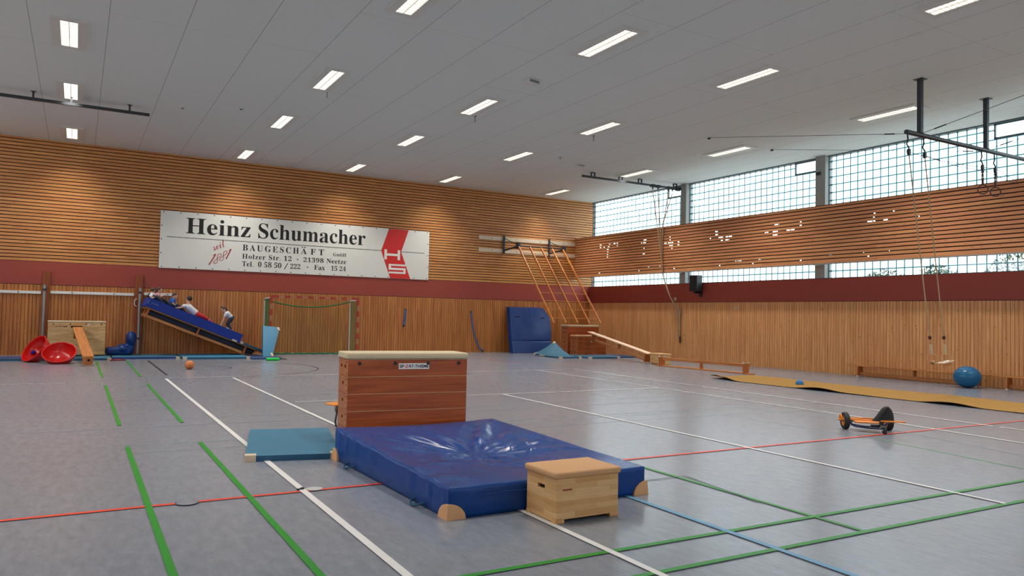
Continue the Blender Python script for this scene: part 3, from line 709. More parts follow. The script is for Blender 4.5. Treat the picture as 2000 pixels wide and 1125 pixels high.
rl = rail('ceiling_rail', 'dark steel rail under the ceiling that carries the gathered climbing ropes', 15.57, 20.24, 22.03, 6.645, [16.05, 17.32, 18.24, 19.99], 0.15)
MB().cyl((20.05-15.57, 0, 0), (20.23-15.57, 0, 0), 0.09).build('end_stop', M['darkmetal'], rl)

# ---- climbing ropes on runners, tied together at the right wall
GATH = Vector((20.16, 21.92, 1.90))
def climbing_rope(x, label, k, ends):
    y, z = 22.03, 6.645
    t = thing('climbing_rope', label, 'climbing rope', (x, y, z), 0, 'ropes on the ceiling rail')
    b = MB(); b.span((-0.11, -0.05, -0.06), (0.11, 0.05, -0.037), 0.006); b.span((-0.1, -0.055, -0.035), (0.1, -0.037, 0.045)); b.span((-0.1, 0.037, -0.035), (0.1, 0.055, 0.045))
    b.cyl((0, 0, -0.06), (0, 0, -0.12), 0.03); b.build('runner', M['black'], t)
    MB().tube([(0.035*math.cos(a), 0, -0.15+0.035*math.sin(a)) for a in [2*math.pi*i/14 for i in range(14)]], 0.008, 6, True).build('shackle', M['steel'], t, True)
    base = Vector((x, y, z)); start = Vector((0, 0, -0.19))
    mid = GATH + Vector((0.0, 0.03*k-0.03, 0)) - base
    way = [start]
    if x > 19.4: way += [Vector((19.395, 22.0+0.03*k-0.05, 5.15))-base]      # over the edge of the ball guard
    way += [Vector((19.36+0.02*(k-1), 21.99+0.02*k, 3.75))-base, Vector((19.47+0.025*(k-1), 21.97+0.02*k, 3.08))-base, Vector((19.74+0.02*k, 21.95+0.02*k, 2.42))-base, mid]
    pts = []
    for i in range(len(way)-1):
        p0, p1, p2, p3 = way[max(0, i-1)], way[i], way[i+1], way[min(len(way)-1, i+2)]
        for q in range(6):
            s = q/6; m1, m2 = (p2-p0)*0.5, (p3-p1)*0.5
            if i == 0 or x > 19.4 and i < 2: pts.append(p1.lerp(p2, s)); continue
            pts.append(p1*(2*s**3-3*s*s+1)+m1*(s**3-2*s*s+s)*0.6+p2*(3*s*s-2*s**3)+m2*(s**3-s*s)*0.6)
    pts.append(mid)
    pts += [mid+Vector(e) for e in ends]
    MB().tube(pts, 0.019, 8).build('rope', M['rope'], t, True)
    return t
drop = lambda a, z: [(0.03, a, -0.12), (0.05, a*1.2, -0.5), (0.04, a, z)]
r1 = climbing_rope(18.87, 'natural climbing rope from the leftmost runner of the ceiling rail', 0, drop(0.02, -0.95))
climbing_rope(19.13, 'natural climbing rope from the second runner of the ceiling rail', 1, drop(-0.02, -1.0))
climbing_rope(19.66, 'natural climbing rope from the third runner of the ceiling rail', 2, drop(0.05, -0.9))
climbing_rope(19.86, 'natural climbing rope from the runner nearest the pier', 3, drop(-0.05, -1.2))
t = thing('rope_tie', 'knotted cord tying the climbing ropes to the hook on the right wall', 'cord', GATH)
b = MB()
for i in range(26):
    pass
b.tube([(0.05+0.06*math.cos(2.1*i)*0.6, 0.09*math.sin(2.1*i), 0.05-0.007*i) for i in range(26)], 0.014, 6); b.build('knot', M['rope'], t, True)
b = MB(); b.tube([(0.04, 0.02, -0.02), (0.03, 0.25, -0.14), (0.05, 0.42, -0.15), (0.06, 0.55, -0.02)], 0.011, 6); b.build('loose_end', M['rope'], t, True)
b = MB(); b.tube([(0.04+0.04*math.cos(1.9*i), 0.05*math.sin(1.9*i), -0.75-0.012*i) for i in range(22)], 0.013, 6); b.build('lower_knot', M['rope'], t, True)
MB().cyl((0.05, -0.05, -1.02), (0.05, -0.05, -1.26), 0.03).build('rope_end_cap', M['cable_dark'], t, True)
b = MB(); b.cyl((0.125, 0, 0.0), (0.05, 0, 0.0), 0.012); b.build('hook', M['steel'], t)

# ---- ring frame: two posts and a beam, pulleys, guy wires, four rings
RY = 9.46
def build_ring_frame():
    t = thing('ring_frame', 'dark steel beam on two posts below the ceiling carrying the gymnastic rings', 'ring frame', (15.0, RY, 5.62))
    P = lambda x, y, z: Vector((x-15.0, y-RY, z-5.62))
    for x in (15.5, 18.08):
        b = MB(); b.span(P(x-0.045, RY-0.045, 5.66), P(x+0.045, RY+0.045, ZC-0.012)); b.span(P(x-0.1, RY-0.1, ZC-0.012), P(x+0.1, RY+0.1, ZC)); b.build('post', M['darkmetal'], t)
    b = MB(); b.cyl(P(15.0, RY, 5.62), P(20.22, RY, 5.62), 0.05, seg=16); b.build('beam', M['darkmetal'], t, True)
    for x in (15.05, 15.62, 17.88, 18.42):
        b = MB(); b.tube([P(x, RY, 5.58), P(x+0.02, RY, 5.45), P(x-0.03, RY, 5.36), P(x+0.05, RY, 5.30), P(x+0.05, RY, 5.24)], 0.017, 8); b.build('hanger', M['darkmetal'], t, True)
        b = MB(); b.cyl(P(x+0.05, RY-0.02, 5.20), P(x+0.05, RY+0.02, 5.20), 0.05, seg=18); b.span(P(x+0.02, RY-0.03, 5.14), P(x+0.08, RY+0.03, 5.27), 0.005); b.build('pulley', M['black'], t)
    for a, c in (((15.02, RY, 5.58), (15.64, 15.83, ZC)), ((18.08, RY, 5.60), (18.27, 15.83, ZC)), ((15.5, RY, 5.64), (15.9, 3.2, ZC)), ((18.1, RY, 5.64), (18.4, 3.2, ZC))):
        w = MB(); w.cyl(P(*a), P(*c), 0.006, seg=6); d = (Vector(c)-Vector(a)).normalized(); p = Vector(a)+d*0.3; w.cyl(P(*p), P(*(p+d*0.25)), 0.014, seg=8); w.build('guy_wire', M['wire'], t, True)
        q = Vector(c); e = MB(); e.span(P(q.x-0.03, q.y-0.03, ZC-0.05), P(q.x+0.03, q.y+0.03, ZC)); e.build('wire_anchor', M['darkmetal'], t)
    for a, c in (((15.1, RY, 5.20), (18.45, RY, 5.24)), ((15.67, RY, 5.20), (17.93, RY, 5.14)), ((17.93, RY, 5.16), (20.24, RY, 4.98)), ((18.47, RY, 5.25), (20.24, RY, 4.98))):
        w = MB(); w.tube([P(*(Vector(a).lerp(Vector(c), s))) - Vector((0, 0, 0.05*math.sin(math.pi*s))) for s in [i/8 for i in range(9)]], 0.007, 6); w.build('cable', M['wire'], t, True)
build_ring_frame()
def gym_ring(top, ringc, label, tilt, strap_len, rope=True, strap_mat='suede'):
    top = Vector(top); c = Vector(ringc)
    t = thing('gymnastic_ring', label, 'gymnastic ring', top, 0, 'gymnastic rings'); d = c-top; u = d.normalized()
    R = frame_to((math.sin(tilt), -math.cos(tilt), 0))
    b = MB(); b.tube([d + R @ Vector((0.104*math.cos(a), 0.104*math.sin(a), 0)) for a in [2*math.pi*i/28 for i in range(28)]], 0.0125, 8, True); b.build('ring', M['suede'] if rope else M['ringdark'], t, True)
    sa = d - u*(0.10+strap_len); sb = d-u*0.10
    b = MB(); f = frame_to(u); b.box((sa+sb)/2, (0.05, 0.04, strap_len), f, 0.008); b.build('strap', M[strap_mat], t)
    if rope:
        b = MB(); n = 12; b.tube([sa*(i/n) + Vector((0, 0, -0.05*math.sin(math.pi*i/n))) for i in range(n+1)], 0.013, 8); b.build('rope', M['rope'], t, True)
        k = sa*0.965; b = MB(); b.ball(k, (0.035, 0.035, 0.045)); b.build('knot', M['cable_dark'], t, True)
    else:
        b = MB(); b.cyl((0, 0, 0), sa, 0.012); b.ball(sa*0.6, 0.035); b.build('clip', M['darkmetal'], t, True)
        b = MB(); b.box(sa.lerp(sb, 0.35), (0.056, 0.046, 0.025), f); b.build('white_band', M['white'], t)
    return t
gym_ring((15.10, RY, 5.18), (15.955, RY, 0.83), 'wooden ring on a slanting rope, left one of the low pair', -0.6, 0.22, strap_mat='felt')
gym_ring((15.67, RY, 5.18), (16.47, RY, 0.83), 'wooden ring on a slanting rope, right one of the low pair', -0.6, 0.22, strap_mat='felt')
gym_ring((17.93, RY, 5.16), (17.94, RY, 4.70), 'dark ring pulled up high under the beam, left one of the high pair', -0.9, 0.27, False, 'cable_dark')
gym_ring((18.47, RY, 5.16), (18.475, RY, 4.70), 'dark ring pulled up high under the beam, right one of the high pair', -0.9, 0.27, False, 'cable_dark')
t = thing('swing_stick', 'pale wooden stick lying tilted in the left low ring', 'stick', (15.955, RY, 0.745))
MB().box((0, 0, 0), (0.045, 0.32, 0.028), Euler((-0.28, 0.1, -0.9)).to_matrix(), 0.006).build('stick', M['paleboard'], t)
MB().box((0.0, 0.0, -0.005), (0.06, 0.05, 0.045), Euler((-0.28, 0.1, -0.9)).to_matrix(), 0.008).build('lashing', M['rubber'], t)
t = thing('trapeze_bar', 'pale wooden trapeze bar with brown rounded underside in the right low ring', 'trapeze bar', (16.45, RY, 0.755))
MB().box((0, 0, 0), (0.46, 0.16, 0.022), Euler((0, -0.12, 0.05)).to_matrix(), 0.006).build('bar_board', M['paleboard'], t)
MB().lathe([(0.0, -0.085), (0.06, -0.075), (0.10, -0.045), (0.115, -0.012), (0.0, -0.012)], (0.02, 0, 0)).build('round_bottom', M['suede'], t, True)

# ================================================================== BACK WALL: banner, boards, ladder, straps
BY = 27.935
def build_banner():
    t = thing('banner', 'large white advertising banner with black lettering and red emblem on the slatted back wall', 'banner', (7.3, BY, 3.9))
    x0, x1, z0, z1 = 2.345, 12.245, 2.925, 4.878
    rel = lambda x, z, d=0.0: (x-7.3, wav(x, z)-d, z-3.9)
    def wav(x, z):
        return -0.006 + 0.003*math.sin(x*2.1+z*1.3)*math.sin(z*2.2) + 0.003*math.sin(x*5.3-z*2.0)*max(0.0, 1-(x-x0)/1.6)
    b = MB(); b.slab(lambda u, v: rel(x0+(x1-x0)*u, z0+(z1-z0)*v, 0.002), lambda u, v: rel(x0+(x1-x0)*u, z0+(z1-z0)*v, -0.002), 120, 24)
    b.build('sheet', M['banner'], t, True)
    on = lambda x, z: rel(x, z, 0.005)
    for w_, xa, xb in (('Heinz', 3.152, 5.29), ('Schumacher', 5.555, 9.567)):
        b = MB(); put_text(b, bold(w_), xa, xb, 4.152, 0.535, on, ref=bold('H')); b.build('headline_lettering', M['ink'], t)
    for p, q in ((2.556, 10.214), (11.049, 12.044)):
        n = 20; b = MB()
        for i in range(n):
            a, c = p+(q-p)*i/n, p+(q-p)*(i+1)/n
            b.face([b.bm.verts.new(rel(*v, 0.005)) for v in ((a, 3.984), (c, 3.984), (c, 4.002), (a, 4.002))])
        b.build('rule', M['ink'], t)
    b = MB()
    put_text(b, bold('BAUGESCH'), 5.036, 7.03, 3.674, 0.212, on, 1.35, ref=bold('H'))
    put_text(b, bold('A'), 7.10, 7.32, 3.674, 0.212, on, ref=bold('A'))
    for xx in (7.155, 7.245):
        n = 12; b.face([b.bm.verts.new(rel(xx+0.024*math.cos(2*math.pi*i/n), 3.925+0.024*math.sin(2*math.pi*i/n), 0.005)) for i in range(n)])
    put_text(b, bold('FT'), 7.46, 7.963, 3.674, 0.212, on, 1.6, ref=bold('F'))
    b.build('trade_lettering', M['ink'], t); b = MB()
    put_text(b, bold('GmbH'), 8.32, 8.82, 3.667, 0.125, on, ref=bold('H'))
    b.build('company_form_lettering', M['ink'], t); b = MB()
    put_text(b, bold('Holzer Str. 12'), 5.03, 6.77, 3.384, 0.172, on, 1.1, ref=bold('H'))
    b.build('street_lettering', M['ink'], t); b = MB()
    n = 12; b.face([b.bm.verts.new(rel(6.99+0.024*math.cos(2*math.pi*i/n), 3.46+0.024*math.sin(2*math.pi*i/n), 0.005)) for i in range(n)])
    b.build('separator_dot', M['ink'], t); b = MB()
    put_text(b, bold('21398'), 7.20, 7.96, 3.384, 0.172, on, 1.05, ref=bold('1')); b.build('postcode_lettering', M['ink'], t); b = MB(); put_text(b, bold('Neetze'), 8.07, 8.83, 3.384, 0.172, on, 1.05, ref=bold('N'))
    b.build('town_lettering', M['ink'], t); b = MB()
    put_text(b, bold('Tel.  0 58 50'), 5.035, 6.41, 3.112, 0.18, on, 1.02, ref=bold('T'))
    # slash, drawn as a leaning stroke
    b.face([b.bm.verts.new(rel(*v, 0.005)) for v in ((6.50, 3.07), (6.53, 3.07), (6.65, 3.30), (6.62, 3.30))])
    put_text(b, bold('222'), 6.73, 7.10, 3.112, 0.18, on, ref=bold('2'))
    b.build('telephone_lettering', M['ink'], t); b = MB()
    n = 12; b.face([b.bm.verts.new(rel(7.37+0.024*math.cos(2*math.pi*i/n), 3.19+0.024*math.sin(2*math.pi*i/n), 0.005)) for i in range(n)])
    b.build('separator_dot', M['ink'], t); b = MB()
    put_text(b, bold('Fax'), 7.61, 8.02, 3.112, 0.18, on, ref=bold('F'))
    put_text(b, bold('15 24'), 8.25, 8.825, 3.112, 0.18, on, ref=bold('1'))
    b.build('fax_lettering', M['ink'], t)
    b = MB()
    put_text(b, script('seit'), 4.08, 4.52, 3.60, 0.26, on, ref=script('t'), pivot=(4.08, 3.60), ang=0.42)
    # the year in leaning handwritten strokes
    def stroke(pts, w=0.03):
        pts = [Vector(p) for p in pts]
        for i in range(len(pts)-1):
            d = (pts[i+1]-pts[i]).normalized(); nn = Vector((-d.y, d.x))
            w0 = w*(0.55+0.45*abs(math.sin(i*1.1))) if len(pts) > 4 else w
            q = [pts[i]+nn*w0/2, pts[i]-nn*w0/2, pts[i+1]-nn*w0/2, pts[i+1]+nn*w0/2]
            b.face([b.bm.verts.new(rel(v.x, v.y, 0.005+0.0001*i)) for v in q])
    def eight(cx, cz, s):
        pts = []
        for i in range(29):
            a = 2*math.pi*i/28; x = 0.062*math.sin(2*a)*s; z = 0.19*math.cos(a)*s
            pts.append((cx+x+z*0.5, cz+z))
        stroke(pts, 0.024)
    stroke([(3.93, 3.10), (4.03, 3.27), (4.10, 3.40), (4.14, 3.50)], 0.04); stroke([(4.14, 3.50), (4.05, 3.42)], 0.022)
    eight(4.205, 3.335, 0.92); eight(4.40, 3.44, 0.92)
    stroke([(4.49, 3.33), (4.56, 3.50), (4.61, 3.60), (4.645, 3.70)], 0.04); stroke([(4.645, 3.70), (4.57, 3.63)], 0.022)
    b.build('year_lettering', M['ink_darkred'], t)
    b = MB()
    def poly(pts, d, n=10):
        A, B_, C_, D_ = [Vector(p) for p in pts]; f = lambda u, v: A.lerp(B_, u).lerp(D_.lerp(C_, u), v)
        for i in range(n):
            for j in range(n): b.face([b.bm.verts.new(rel(*f(u, v), d)) for u, v in ((i/n, j/n), ((i+1)/n, j/n), ((i+1)/n, (j+1)/n), (i/n, (j+1)/n))])
    poly([(10.214, 3.99), (11.049, 3.99), (11.346, z1-0.005), (10.516, z1-0.005)], 0.005)
    poly([(10.617, z0+0.005), (11.463, z0+0.005), (11.049, 3.99), (10.214, 3.99)], 0.005)
    b.build('emblem', M['ink_red'], t)
    b = MB()
    def rc(xa, xb, za, zb): poly([(xa, za), (xb, za), (xb, zb), (xa, zb)], 0.0075, 5)
    rc(10.352, 10.455, 3.66, 4.05); rc(10.902, 11.005, 3.655, 4.048); rc(10.455, 10.902, 3.808, 3.90)
    rc(10.54, 11.25, 3.42, 3.49); rc(10.54, 10.64, 3.26, 3.42); rc(10.64, 11.255, 3.26, 3.345); rc(11.165, 11.258, 3.12, 3.26); rc(10.55, 11.165, 3.12, 3.19)
    b.build('emblem_letters', M['ink_white'], t)
    e0 = None
    spots = [(x0+0.09+(x1-x0-0.18)*i/18, z) for i in range(19) for z in (z0+0.045, z1-0.045)] + [(x, z0+0.045+(z1-z0-0.09)*k/4) for k in (1, 2, 3) for x in (x0+0.05, x1-0.05)]
    for x, z in spots:
        if e0 is None:
            e0 = MB().cyl((0, 0.001, 0), (0, -0.006, 0), 0.02, seg=10).build('eyelet', M['darkmetal'], t); o = e0
        else:
            o = e0.copy(); COL.objects.link(o); o.parent = t
        o.location = rel(x, z, 0.002)
build_banner()

def wall_board(x0, x1, z, h, label, y=27.955, mat='paleboard', name='wall_board', th=0.03):
    t = thing(name, label, 'wall board', ((x0+x1)/2, y, z))
    L = x1-x0
    MB().box((0, -th/2, 0), (L, th, h), None, 0.004).build('board', M[mat], t)
    b = MB(); n = max(2, int(L/1.2))
    for i in range(n): b.cyl((-L/2+L*(i+0.5)/n, -th, 0), (-L/2+L*(i+0.5)/n, -th-0.004, 0), 0.02, seg=10)
    b.build('screws', M['darkmetal'], t)
wall_board(14.51, 19.42, 4.83, 0.16, 'long pale mounting board on the slats, upper one above the climbing ladder')
wall_board(14.52, 19.42, 4.31, 0.16, 'long pale mounting board on the slats, lower one behind the ladder top')
wall_board(-4.6, -0.99, 1.965, 0.085, 'white horizontal rail board on the lower back wall left of both posts', 27.955, 'white', th=0.045)
wall_board(-0.74, 1.64, 1.985, 0.085, 'white horizontal rail board on the lower back wall between the two posts', 27.955, 'white', th=0.045)
wall_board(1.93, 2.9, 2.02, 0.085, 'short white rail board behind the top of the blue slide', 27.955, 'white', th=0.045)

def wall_post(x, w, label):
    t = thing('wall_post', label, 'post', (x, 27.955, 0), 0, 'dark wooden wall posts')
    MB().span((-w/2, -0.07, 0), (w/2, 0, 2.64)).build('post', M['post'], t)
    b = MB()
    for z in (0.3, 1.2, 2.1): b.cyl((0, -0.07, z), (0, -0.078, z), 0.025)
    b.build('bolt_heads', M['darkmetal'], t)
wall_post(-0.86, 0.2, 'dark orange wooden wall post at the left, behind the left steel pole')
wall_post(1.77, 0.22, 'dark orange wooden wall post behind the steel pole at the slide top')
def steel_pole(x, y, label):
    t = thing('steel_pole', label, 'pole', (x, y, 0), 0, 'upright steel poles')
    MB().cyl((0, 0, 0.0), (0, 0, 2.2), 0.042, seg=18).build('tube', M['silver'], t, True)
    MB().cyl((0, 0, 2.2), (0, 0, 2.23), 0.03, seg=16).build('cap', M['steel'], t, True)
    b = MB()
    for z in (0.5, 2.02): b.cyl((0, 0, z), (0, 0, z+0.07), 0.052, seg=18)
    b.build('clamp', M['darkmetal'], t, True)
    MB().lathe([(0, 0.012), (0.09, 0.012), (0.09, 0.0), (0, 0.0)]).build('foot_plate', M['steel'], t)
steel_pole(-0.90, 27.74, 'upright steel pole at the left behind the red bowls')
steel_pole(1.80, 27.74, 'upright steel pole at the high end of the blue slide')
t = thing('rope_loop', 'small white and red rope loop hanging on the wooden post near the slide top', 'rope loop', (1.70, 27.87, 1.72))
MB().tube([(0.06*math.cos(a)*0.8, -0.01, 0.12*math.sin(a)) for a in [1.2+3.9*i/14 for i in range(15)]], 0.014, 6).build('cord', M['ink_white'], t, True)
MB().tube([(-0.03, -0.01, -0.10), (0.0, -0.01, -0.17), (0.02, -0.01, -0.15)], 0.012, 6).build('tassel', M['redcloth'], t, True)

# ---- pivoting climbing ladder in the corner
def build_ladder():
    t = thing('climbing_ladder', 'orange wooden climbing ladder of five poles slanting down from the corner wall', 'climbing ladder', (17.0, 27.0, 4.45))
    P = lambda x, y, z: Vector((x-17.0, y-27.0, z-4.45))
    n = 5; xs = [15.90+i*(18.14-15.90)/4 for i in range(n)]
    top, bot = (27.0, 4.46), (24.2, 1.31)
    at = lambda s: (top[0]+(bot[0]-top[0])*s, top[1]+(bot[1]-top[1])*s)
    d = Vector((0, bot[0]-top[0], bot[1]-top[1])).normalized()
    R = frame_to(d, Vector((1, 0, 0)))
    L = math.hypot(bot[0]-top[0], bot[1]-top[1])
    for x in xs:
        y, z = at(0.5); MB().box(P(x, y, z), (0.075, 0.05, L), R, 0.012).build('pole', M['pole'], t)
    for k in range(9):
        y, z = at(0.09+0.106*k); MB().cyl(P(xs[0], y, z), P(xs[-1], y, z), 0.013, seg=8).build('rung', M['pole'], t, True)
    for x in (15.70, 18.0):
        b = MB(); b.span(P(x-0.04, 27.86, 4.20), P(x+0.04, 27.915, 4.98)); b.cyl(P(x, 27.87, 4.33), P(x+0.2, 27.03, 4.47), 0.035); b.cyl(P(x, 27.87, 4.86), P(x+0.2, 27.03, 4.5), 0.014)
        b.span(P(x+0.14, 26.95, 4.38), P(x+0.26, 27.1, 4.62)); b.build('bracket', M['darkmetal'], t)
    MB().cyl(P(15.86, 27.03, 4.5), P(18.22, 27.03, 4.5), 0.022).build('hinge_bar', M['darkmetal'], t, True)
build_ladder()

def wall_strap(x, z0, pts, label, w=0.05):
    t = thing('wall_strap', label, 'strap', (x, 27.955, z0), 0, 'blue straps on the back wall')
    b = MB(); pv = [Vector(p) for p in pts]
    for i in range(len(pv)-1):
        d = pv[i+1]-pv[i]; R = frame_to(d, Vector((0, 1, 0))); b.box((pv[i]+pv[i+1])/2, (w, 0.008, d.length+0.01), R)
    b.build('webbing', M['strap'], t)
    MB().box((0, -0.012, 0.01), (0.09, 0.024, 0.05)).build('wall_hook', M['darkmetal'], t)
    MB().box(pv[-1]+Vector((0, -0.004, -0.02)), (w*1.1, 0.02, 0.07)).build('buckle', M['rubber'], t)
wall_strap(11.31, 1.70, [(0, -0.02, 0), (-0.02, -0.03, -0.3), (-0.07, -0.02, -0.62)], 'short blue strap hanging on the back wall right of the goal', 0.075)
wall_strap(14.23, 1.67, [(0, -0.02, 0), (0.04, -0.03, -0.35), (0.09, -0.03, -0.65), (0.18, -0.03, -1.0), (0.30, -0.03, -1.28), (0.42, -0.04, -1.52), (0.56, -0.05, -1.60)], 'long blue strap trailing to the floor left of the leaning crash mat', 0.06)

# ---- right wall: speaker, signs
t = thing('loudspeaker', 'black loudspeaker on the red band below the lower glass strip', 'loudspeaker', (20.02, 20.86, 2.92))
MB().box((0, 0, 0), (0.28, 0.40, 0.60), None, 0.015).build('cabinet', M['black'], t)
MB().box((-0.143, 0, 0), (0.012, 0.36, 0.56), None, 0.004).build('grille', M['rubber'], t)
b = MB(); b.cyl((0.0, 0, -0.33), (0.25, 0, -0.36), 0.03); b.box((0, 0, -0.34), (0.12, 0.12, 0.08), None, 0.01); b.span((0.235, -0.08, -0.5), (0.259, 0.08, -0.2)); b.build('wall_bracket', M['black'], t)
MB().cyl((-0.02, -0.02, -0.39), (-0.08, -0.02, -0.39), 0.018).build('knob', M['steel'], t)
t = thing('round_sign', 'small round white sign with red ring on the red band beside the climbing ropes', 'sign', (XR-0.003, 22.24, 2.35))
RX = Matrix(((0, 0, -1), (0, -1, 0), (-1, 0, 0)))
MB().cyl((0, 0, 0), (-0.005, 0, 0), 0.075, seg=24).build('disc', M['ink_white'], t)
MB().tube([(-0.006, 0.062*math.cos(a), 0.062*math.sin(a)) for a in [2*math.pi*i/24 for i in range(24)]], 0.008, 6, True).build('red_ring', M['red'], t, True)
MB().box((-0.006, 0, 0), (0.006, 0.018, 0.13), Euler((0.8, 0, 0)).to_matrix()).build('red_bar', M['red'], t)
t = thing('wall_button', 'tiny white button on the boards of the right wall above the middle bench', 'button', (XR-0.003, 19.1, 2.0))
MB().cyl((0.002, 0, 0), (-0.012, 0, 0), 0.035, seg=16).build('cap', M['white'], t)
MB().cyl((-0.012, 0, 0), (-0.016, 0, 0), 0.012, seg=12).build('pin', M['steel'], t)
t = thing('sensor_box', 'small dark sensor box on the grey pier between the upper windows', 'sensor', (20.237, 15.66, 6.28))
MB().box((-0.03, 0, 0), (0.06, 0.16, 0.1), None, 0.01).build('housing', M['darkmetal'], t); MB().box((-0.062, 0, 0), (0.006, 0.1, 0.05)).build('lens', M['black'], t)

# ================================================================== GYM EQUIPMENT
def vault_section(L, W, h, z0, holes, side, end, parent, th=0.024):
    b = MB(); g = 0.002
    b.mi = 0
    for s in (-1, 1): b.box((0, s*(W/2-th/2), z0+h/2), (L, th, h-g))
    b.mi = 2  # pale strips paint the bright line that light makes along section edges
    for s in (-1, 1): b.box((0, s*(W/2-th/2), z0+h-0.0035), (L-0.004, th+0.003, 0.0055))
    b.mi = 1; hw, hh = 0.085, 0.036; zc = z0+h*0.56
    for s in (-1, 1):
        x = s*(L/2-th/2+0.0008); iw = W-0.0005
        b.box((x, 0, (z0+g+zc-hh/2)/2), (th, iw, zc-hh/2-z0-g)); b.box((x, 0, (zc+hh/2+z0+h-g)/2), (th, iw, z0+h-g-zc-hh/2))
        ys = [0.0] if holes == 1 else [-W*0.21, W*0.21]
        e = [-iw/2] + [v for y in ys for v in (y-hw/2, y+hw/2)] + [iw/2]
        for i in range(0, len(e), 2): b.box((x, (e[i]+e[i+1])/2, zc), (th, e[i+1]-e[i], hh))
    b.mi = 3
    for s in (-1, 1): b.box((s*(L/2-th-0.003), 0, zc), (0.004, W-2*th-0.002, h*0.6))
    return b.build('section', [M[side], M[end], M['edge_glint_pad'], M['hole']], parent)
def pad(L, W, t, z, mat, parent, r=0.03):
    b = MB(); b.box((0, 0, z+t/2), (L, W, t), None, r, 4); return b.build('padded_top', M[mat], parent, 'all')
def brand_plate(parent, x0, x1, z0, z1, y, backing=True):
    W = x1-x0; H = z1-z0
    if backing:
        b = MB(); b.box(((x0+x1)/2, y+0.0015, (z0+z1)/2), (W, 0.003, H), None, 0.001); pl = b.build('name_plate', M['white'], parent)
    else: pl = parent
    q = lambda x, z: (x, y-0.0008, z)
    b = MB(); zb, ch = z0+H*0.26, H*0.5
    put_text(b, 'SP', x0+W*0.03, x0+W*0.175, zb, ch, q, thick=0.03, ref='H'); b.build('plate_lettering', M['ink'], pl); b = MB(); put_text(b, 'RT-THIEME', x0+W*0.335, x0+W*0.975, zb, ch, q, thick=0.03, ref='H')
    b.build('plate_lettering', M['ink'], pl)
    b = MB(); cx, cz, rx, rz = x0+W*0.255, zb+ch*0.5, W*0.052, ch*0.62; n = 24
    for i in range(n):
        a, c = 2*math.pi*i/n, 2*math.pi*(i+1)/n
        b.face([b.bm.verts.new(q(cx+rx*k*math.cos(t)+0.18*rz*k*math.sin(t), cz+rz*k*math.sin(t))) for k, t in ((1, a), (1, c), (0.66, c), (0.66, a))])
    b.face([b.bm.verts.new(q(cx+p[0]*rx, cz+p[1]*rz)) for p in ((-0.35, -0.8), (-0.05, -0.8), (0.55, 0.8), (0.3, 0.8))])
    b.build('plate_emblem', M['ink_red'], pl)
def vault(label, loc, rz, L, W, n, h, side, end, padmat, padt=0.075, plugs=True, foot=0.03):
    t = thing('vaulting_box', label, 'vaulting box', loc, rz, 'vaulting boxes')
    for i in range(n): vault_section(L, W, h, foot+i*h, 2 if (i == n-1 or (n == 4 and i == 0)) else 1, side, end, t)
    b = MB()
    for sx in (-1, 1):
        for sy in (-1, 1): b.box((sx*(L/2-0.06), sy*(W/2-0.03), foot/2), (0.11, 0.055, foot), None, 0.004)
    b.build('feet', M['rubber'], t)
    pad(L+0.03, W+0.02, padt, foot+n*h+0.001, padmat, t, min(0.016, padt*0.3))
    if plugs:
        for f in (0.09, 0.38, 0.657, 0.925):
            q = MB(); q.cyl((-L/2+L*f, -W/2+0.002, foot+n*h-0.045), (-L/2+L*f, -W/2-0.012, foot+n*h-0.045), 0.019, seg=16); q.build('plug', M['rubber'], t)
    return t
a = -0.10; L = 1.455
v = vault('large varnished vaulting box with beige top standing behind the navy crash mat', (2.715+L/2*math.cos(a)-0.25*math.sin(a), 8.40+L/2*math.sin(a)+0.25*math.cos(a), 0), a, L, 0.5, 5, 0.1975, 'vault', 'vault_end', 'felt')
brand_plate(v, -L/2+L*0.41, -L/2+L*0.668, 0.902, 0.970, -0.2535)
b = MB()
for zz in [0.03+0.1975*i for i in range(5)]:
    for k in range(3): b.box((-0.74-0.0002, -0.235, zz+0.035+0.065*k), (0.006, 0.006, 0.012))
b.build('screw_heads', M['hole'], v)

v = vault('pale beech vaulting box against the left back wall with a bench leaning on it', (0.035, 26.45, 0.062), 0.0, 1.51, 0.5, 5, 0.194, 'stave', 'stave', 'felt', 0.05)
brand_plate(v, -0.565, -0.25, 0.845, 0.905, -0.2525, False)
MB().box((0.28, -0.252, 0.945), (0.12, 0.004, 0.03)).build('label_strip', M['white'], v)
MB().box((-0.015, -0.2525, 0.875), (0.30, 0.006, 0.055)).build('slot', M['hole'], v)
vault('tall varnished vaulting box in the far right corner under the climbing ladder', (18.41, 26.0, 0), 0.0, 1.56, 0.5, 6, 0.188, 'vault', 'vault_end', 'felt', 0.07, False)
vault('lower varnished vaulting box in the corner with the sloping bench on top', (18.16, 25.05, 0), 0.0, 1.44, 0.5, 4, 0.186, 'vault', 'vault_end', 'edge_glint_pad', 0.055, False)

